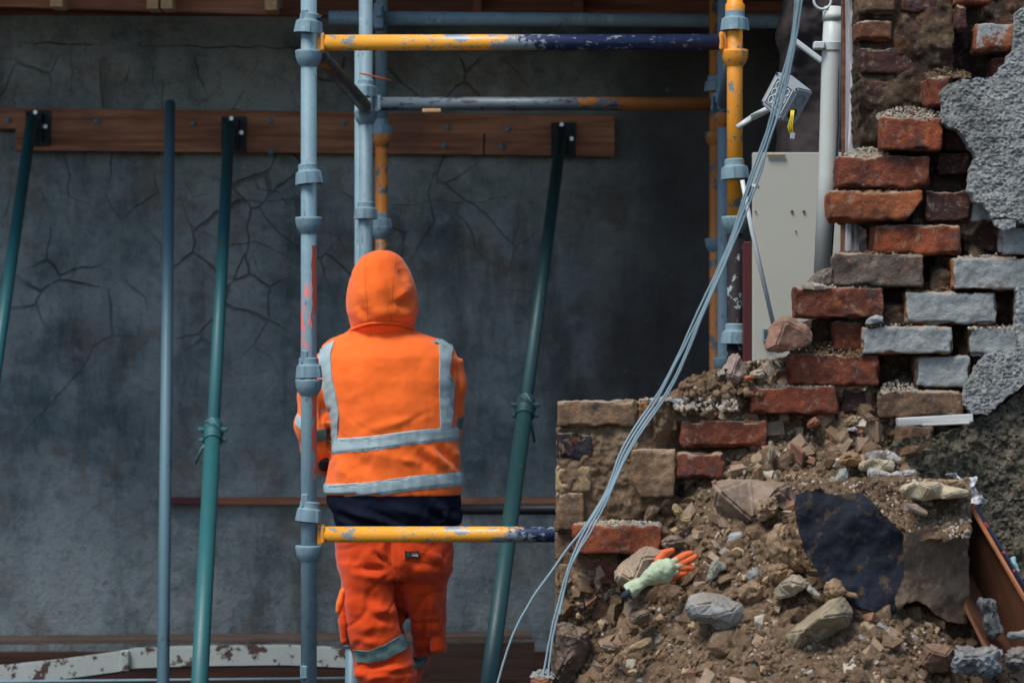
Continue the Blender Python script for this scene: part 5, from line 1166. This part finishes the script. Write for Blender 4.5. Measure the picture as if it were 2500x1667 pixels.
# navy hem bunched over the waist
hm = MB(); loft(hm, [(1180,800,1124,9.25,.140),(1222,796,1126,9.25,.143),(1236,802,1125,9.25,.146),(1256,814,1120,9.25,.146),(1275,816,1114,9.25,.144),(1292,822,1104,9.25,.136),(1300,835,1092,9.25,.125)])
hm.tube([P(1080, 1262, 9.14), P(1112, 1268, 9.2), P(1116, 1258, 9.3)], [.02, .022, .02], 16)
HF = folds([(830,1240,930,1275,9,.010),(850,1262,960,1296,8,-.010),(1060,1225,1100,1262,12,.010),(1040,1240,1090,1280,9,-.010),(960,1240,1040,1262,10,.008),(900,1245,1000,1285,8,-.007),(820,1262,870,1290,7,.006),(1100,1230,1105,1280,7,-.006)])
voxel(hm, .006, 'navy_hem', M['hem'], pr_, 3, lambda v, n: HF(v, n)+.003*fbm(v, 14, 3))
# trousers
tm = MB(); loft(tm, [(1262,822,1100,9.25,.115),(1300,817,1105,9.255,.128),(1350,818,1109,9.26,.138),(1390,822,1106,9.26,.135),(1412,832,1096,9.265,.12)])
loft(tm, [(1370,822,962,9.25,.118),(1420,832,968,9.245,.112),(1480,836,980,9.24,.108),(1530,840,990,9.24,.102),(1575,850,1000,9.24,.098),(1592,858,1006,9.24,.094),(1612,864,1010,9.235,.086),(1640,864,1020,9.235,.088),(1667,880,1018,9.24,.082),(1690,892,1016,9.24,.076),(1760,905,1012,9.25,.070),(1850,912,1008,9.25,.064),(1905,910,1008,9.25,.062)])
loft(tm, [(1370,962,1104,9.275,.115),(1430,968,1092,9.29,.11),(1480,984,1090,9.31,.10),(1530,998,1086,9.34,.092),(1575,1006,1068,9.38,.082),(1608,1008,1050,9.41,.070),(1640,972,1032,9.42,.066),(1690,945,1015,9.43,.062),(1800,935,1000,9.43,.058),(1905,930,996,9.43,.056)])
TF = folds([(915,1350,950,1382,6,-.014),(950,1290,952,1380,7,-.008),(938,1290,936,1350,8,.004),(880,1385,950,1395,9,-.010),(870,1400,945,1412,10,.008),(880,1450,940,1470,18,-.008),(900,1500,960,1490,14,.008),(895,1495,970,1520,11,-.009),(860,1540,960,1520,14,.006),(1000,1310,1060,1330,9,-.007),(1040,1345,1080,1375,9,.007),
    (970,1440,998,1560,7,-.022),(975,1330,990,1400,8,.006),(1010,1420,1075,1440,9,-.007),(1050,1440,1060,1500,9,.009),(1040,1500,1030,1590,8,-.008),(1070,1480,1062,1560,7,.008),(850,1420,862,1520,12,.006),(870,1560,930,1572,9,.006),(880,1635,960,1612,8,-.009),(905,1655,1000,1625,9,.009),(900,1645,1010,1640,6,-.007),(870,1625,880,1660,8,.006),(1000,1380,1060,1400,10,.006)])
tr = voxel(tm, .0068, 'trousers', M['trouser'], pr_, 3, lambda v, n: TF(v, n)-.03*max(0, .16-abs(noise.noise(Vector((v.x*8-v.z*5, v.y*8, v.z*12)))))+.003*fbm(v, 10, 3)+.0015*fbm(v, 32, 2))
KB = bvh(tr)
patch(KB, [(862,1585),(900,1588),(940,1572),(980,1548),(996,1542)], [(872,1614),(905,1616),(945,1606),(985,1586),(1000,1574)], .005, 'reflective_band', M['tape2'], pr_, 5, 40, wr=.003)
patch(KB, [(1010,1604),(1030,1602),(1044,1594)], [(1014,1628),(1030,1630),(1040,1620)], .004, 'reflective_band', M['tape2'], pr_, 4, 12)
patch(KB, [(980,1362),(1030,1368),(1072,1366)], [(966,1442),(1020,1448),(1076,1440)], .004, 'back_pocket', M['trouser'], pr_, 10, 20, wr=.002)
patch(KB, [(985,1342),(1030,1346),(1075,1352)], [(984,1366),(1030,1370),(1078,1372)], .006, 'pocket_flap', M['trouser'], pr_, 5, 20, wr=.001)
seam(KB, [(950,1288),(951,1330),(954,1380),(962,1420)], .0014, m_plain('dark_orange_thread', (.35, .04, .008), .8), .0)
seam(KB, [(900,1290),(900,1320),(903,1345)], .0008, M['piping'], .0)
lbp = patch(KB, [(986,1347),(1004,1345),(1021,1344)], [(987,1362),(1004,1360),(1021,1359)], .0105, 'maker_tag', M['black'], pr_, 3, 10)
patch(KB, [(1003,1353),(1011,1352),(1019,1351)], [(1003,1355),(1011,1357),(1019,1358)], .0125, 'tag_mark', m_plain('pale_print', (.45, .40, .33), .7), pr_, 2, 6)
patch(KB, [(1003,1349),(1011,1348.5),(1018,1348)], [(1003,1350),(1011,1349.6),(1018,1349)], .0125, 'tag_mark', m_plain('faint_print', (.25, .22, .18), .7), pr_, 1, 6)
patch(KB, [(988.5,1349),(994,1348.5),(1000,1348)], [(989,1360),(995,1359.5),(1000,1359)], .0122, 'tag_mark', m_plain('dull_green_print', (.03, .07, .05), .7), pr_, 2, 6)
# cargo pockets, bulging at the sides
def pocket(px0, px1, y0, y1, d, seedx):
    m3 = MB(); loft(m3, [(y0, px0+6, px1, d, .05), (y0+8, px0, px1+1, d, .06), ((y0+y1)/2, px0-1, px1+2, d, .068), (y1-10, px0+3, px1+4, d, .066), (y1, px0+8, px1+2, d, .055)], 24, 3.2)
    return voxel(m3, .005, 'cargo_pocket', M['trouser'], pr_, 2, lambda v, n: .004*fbm(v+Vector((seedx, 0, 0)), 22, 3))
pocket(829, 850, 1452, 1572, 9.235, 1); pocket(1046, 1086, 1462, 1590, 9.335, 5)
m3 = MB(); loft(m3, [(1432, 834, 846, 9.22, .04), (1440, 830, 846, 9.22, .05), (1470, 821, 842, 9.22, .055), (1490, 820, 836, 9.22, .05), (1496, 824, 834, 9.22, .045)], 20, 3)
voxel(m3, .004, 'pocket_flap', M['jacket'], pr_, 1)
# body inside the clothes: one continuous skin
body = bpy.data.meshes.new('body'); J = [(955,1290,9.26,.12,.10),(955,1150,9.27,.12,.09),(950,980,9.28,.14,.095),(940,870,9.30,.11,.08),(935,810,9.32,.052,.052),(935,765,9.33,.055,.06),(935,715,9.35,.072,.085),(935,655,9.34,.062,.075),
  (815,880,9.29,.045,.045),(764,1060,9.255,.036,.036),(812,1128,9.5,.028,.028),(1085,885,9.30,.045,.045),(1092,1045,9.35,.036,.036),(1030,1092,9.55,.028,.028),
  (890,1390,9.25,.075,.075),(930,1590,9.24,.045,.045),(955,1860,9.25,.036,.038),(1030,1390,9.29,.070,.070),(1036,1570,9.385,.034,.036),(965,1860,9.43,.030,.030),(990,1655,9.42,.030,.030)]
E = [(0,1),(1,2),(2,3),(3,4),(4,5),(5,6),(6,7),(3,8),(8,9),(9,10),(3,11),(11,12),(12,13),(0,14),(14,15),(15,16),(0,17),(17,18),(18,20),(20,19)]
rootp = Vector(pr_.location)
body.from_pydata([tuple(P(j[0], j[1], j[2])-rootp) for j in J], E, []); bo = bpy.data.objects.new('body_tmp', body); COL.objects.link(bo); bo.location = rootp
sk = bo.modifiers.new('k', 'SKIN'); body.skin_vertices[0].data[0].use_root = True
for i, j in enumerate(J): body.skin_vertices[0].data[i].radius = (j[3], j[4])
ss = bo.modifiers.new('s', 'SUBSURF'); ss.levels = 2
bpy.context.view_layer.update(); m2 = bpy.data.meshes.new_from_object(bo.evaluated_get(bpy.context.evaluated_depsgraph_get()))
m2.materials.clear(); m2.materials.append(M['skin']); bpy.data.objects.remove(bo, do_unlink=True)
for p in m2.polygons: p.use_smooth = True
b2 = bpy.data.objects.new('body', m2); COL.objects.link(b2); b2.parent = pr_
hc = P(935, 712, 9.36)
fm = MB(); fm.lathe([(0, .02), (.010, .016), (.013, 0), (.008, -.012), (0, -.016)], hc+Vector((0, .085, -.01)), (0, .5, 1), 12); fm.build('nose', M['skin'], pr_, True)
for s_ in (-1, 1): MB().lathe([(0, -.011), (.008, -.008), (.011, 0), (.008, .008), (0, .011)], hc+Vector((s_*.03, .072, .022)), (0, 1, 0), 12).build('eye', M['cream'], pr_, True)
MB().tube([hc+Vector((-.022, .074, -.045)), hc+Vector((0, .082, -.043)), hc+Vector((.022, .074, -.045))], [.003, .006, .003], 10).build('mouth', m_plain('lips', (.35, .13, .10), .5), pr_, True)
# black gloves, closed in front of the body
def handglove(c, fw, rt, up):
    m4 = MB(); c, fw, rt, up = Vector(c), Vector(fw).normalized(), Vector(rt).normalized(), Vector(up).normalized()
    m4.tube([c-fw*.06, c-fw*.01, c+fw*.03, c+fw*.055], [.030, .034, .040, .036], 18)
    for k, L in enumerate((.062, .072, .068, .052)):
        b0 = c+fw*.05+rt*(.028-.0185*k); m4.tube([b0, b0+fw*L*.45, b0+fw*L*.6-up*L*.3, b0+fw*L*.45-up*L*.62], [.0105, .0100, .0095, .007], 10)
    m4.tube([c+rt*.03, c+rt*.055+fw*.02-up*.01, c+rt*.06+fw*.045-up*.03], [.014, .012, .009], 10)
    return voxel(m4, .0035, 'glove', M['black'], pr_, 2)
handglove(P(822, 1132, 9.5), (.8, .5, .0), (0, 0, 1), (0, 1, 0)); handglove(P(1005, 1096, 9.56), (-1, .3, .0), (0, 0, 1), (0, 1, 0))
m4 = MB(); m4.tube([P(800, 1102, 9.3), P(794, 1130, 9.26), P(788, 1144, 9.28)], [.022, .022, .014], 18); voxel(m4, .004, 'cuff', M['black'], pr_, 2)
for (x, d) in ((958, 9.25), (964, 9.43)):
    m5 = MB(); c = P(x, 0, d); c.z = 0
    m5.tube([c+Vector((0, -.02, .19)), c+Vector((0, -.02, .10)), c+Vector((0, .0, .06))], [.055, .052, .055], 20); m5.tube([c+Vector((0, -.045, .045)), c+Vector((0, .06, .05)), c+Vector((0, .17, .042)), c+Vector((0, .20, .035))], [.042, .046, .044, .028], 20)
    voxel(m5, .005, 'boot', M['boot'], pr_, 3)
    MB().box(c+Vector((0, .075, .008)), (.09, .30, .022), None, .008, 2).build('boot_sole', M['black'], pr_)
for pts in ([(800,1077),(900,1068),(1000,1056),(1118,1042)], [(800,1104),(900,1094),(1000,1081),(1118,1066)], [(796,1188),(900,1178),(1000,1165),(1122,1151)], [(796,1216),(900,1205),(1000,1191),(1122,1176)]):
    z_ = [np.interp(x, [p[0] for p in pts], [p[1] for p in pts]) for x in range(804, 1116, 6)]; L = []
    for x, y in zip(range(804, 1116, 6), z_):
        h, n_ = hit(TB, x, y); h2, n2 = hit(JB, x, y); L.append(Vector((h2.x, min(h2.y, h.y)-.0062, h2.z)))
    MB().tube(L, .0008, 6).build('stitching', STC, pr_, True)
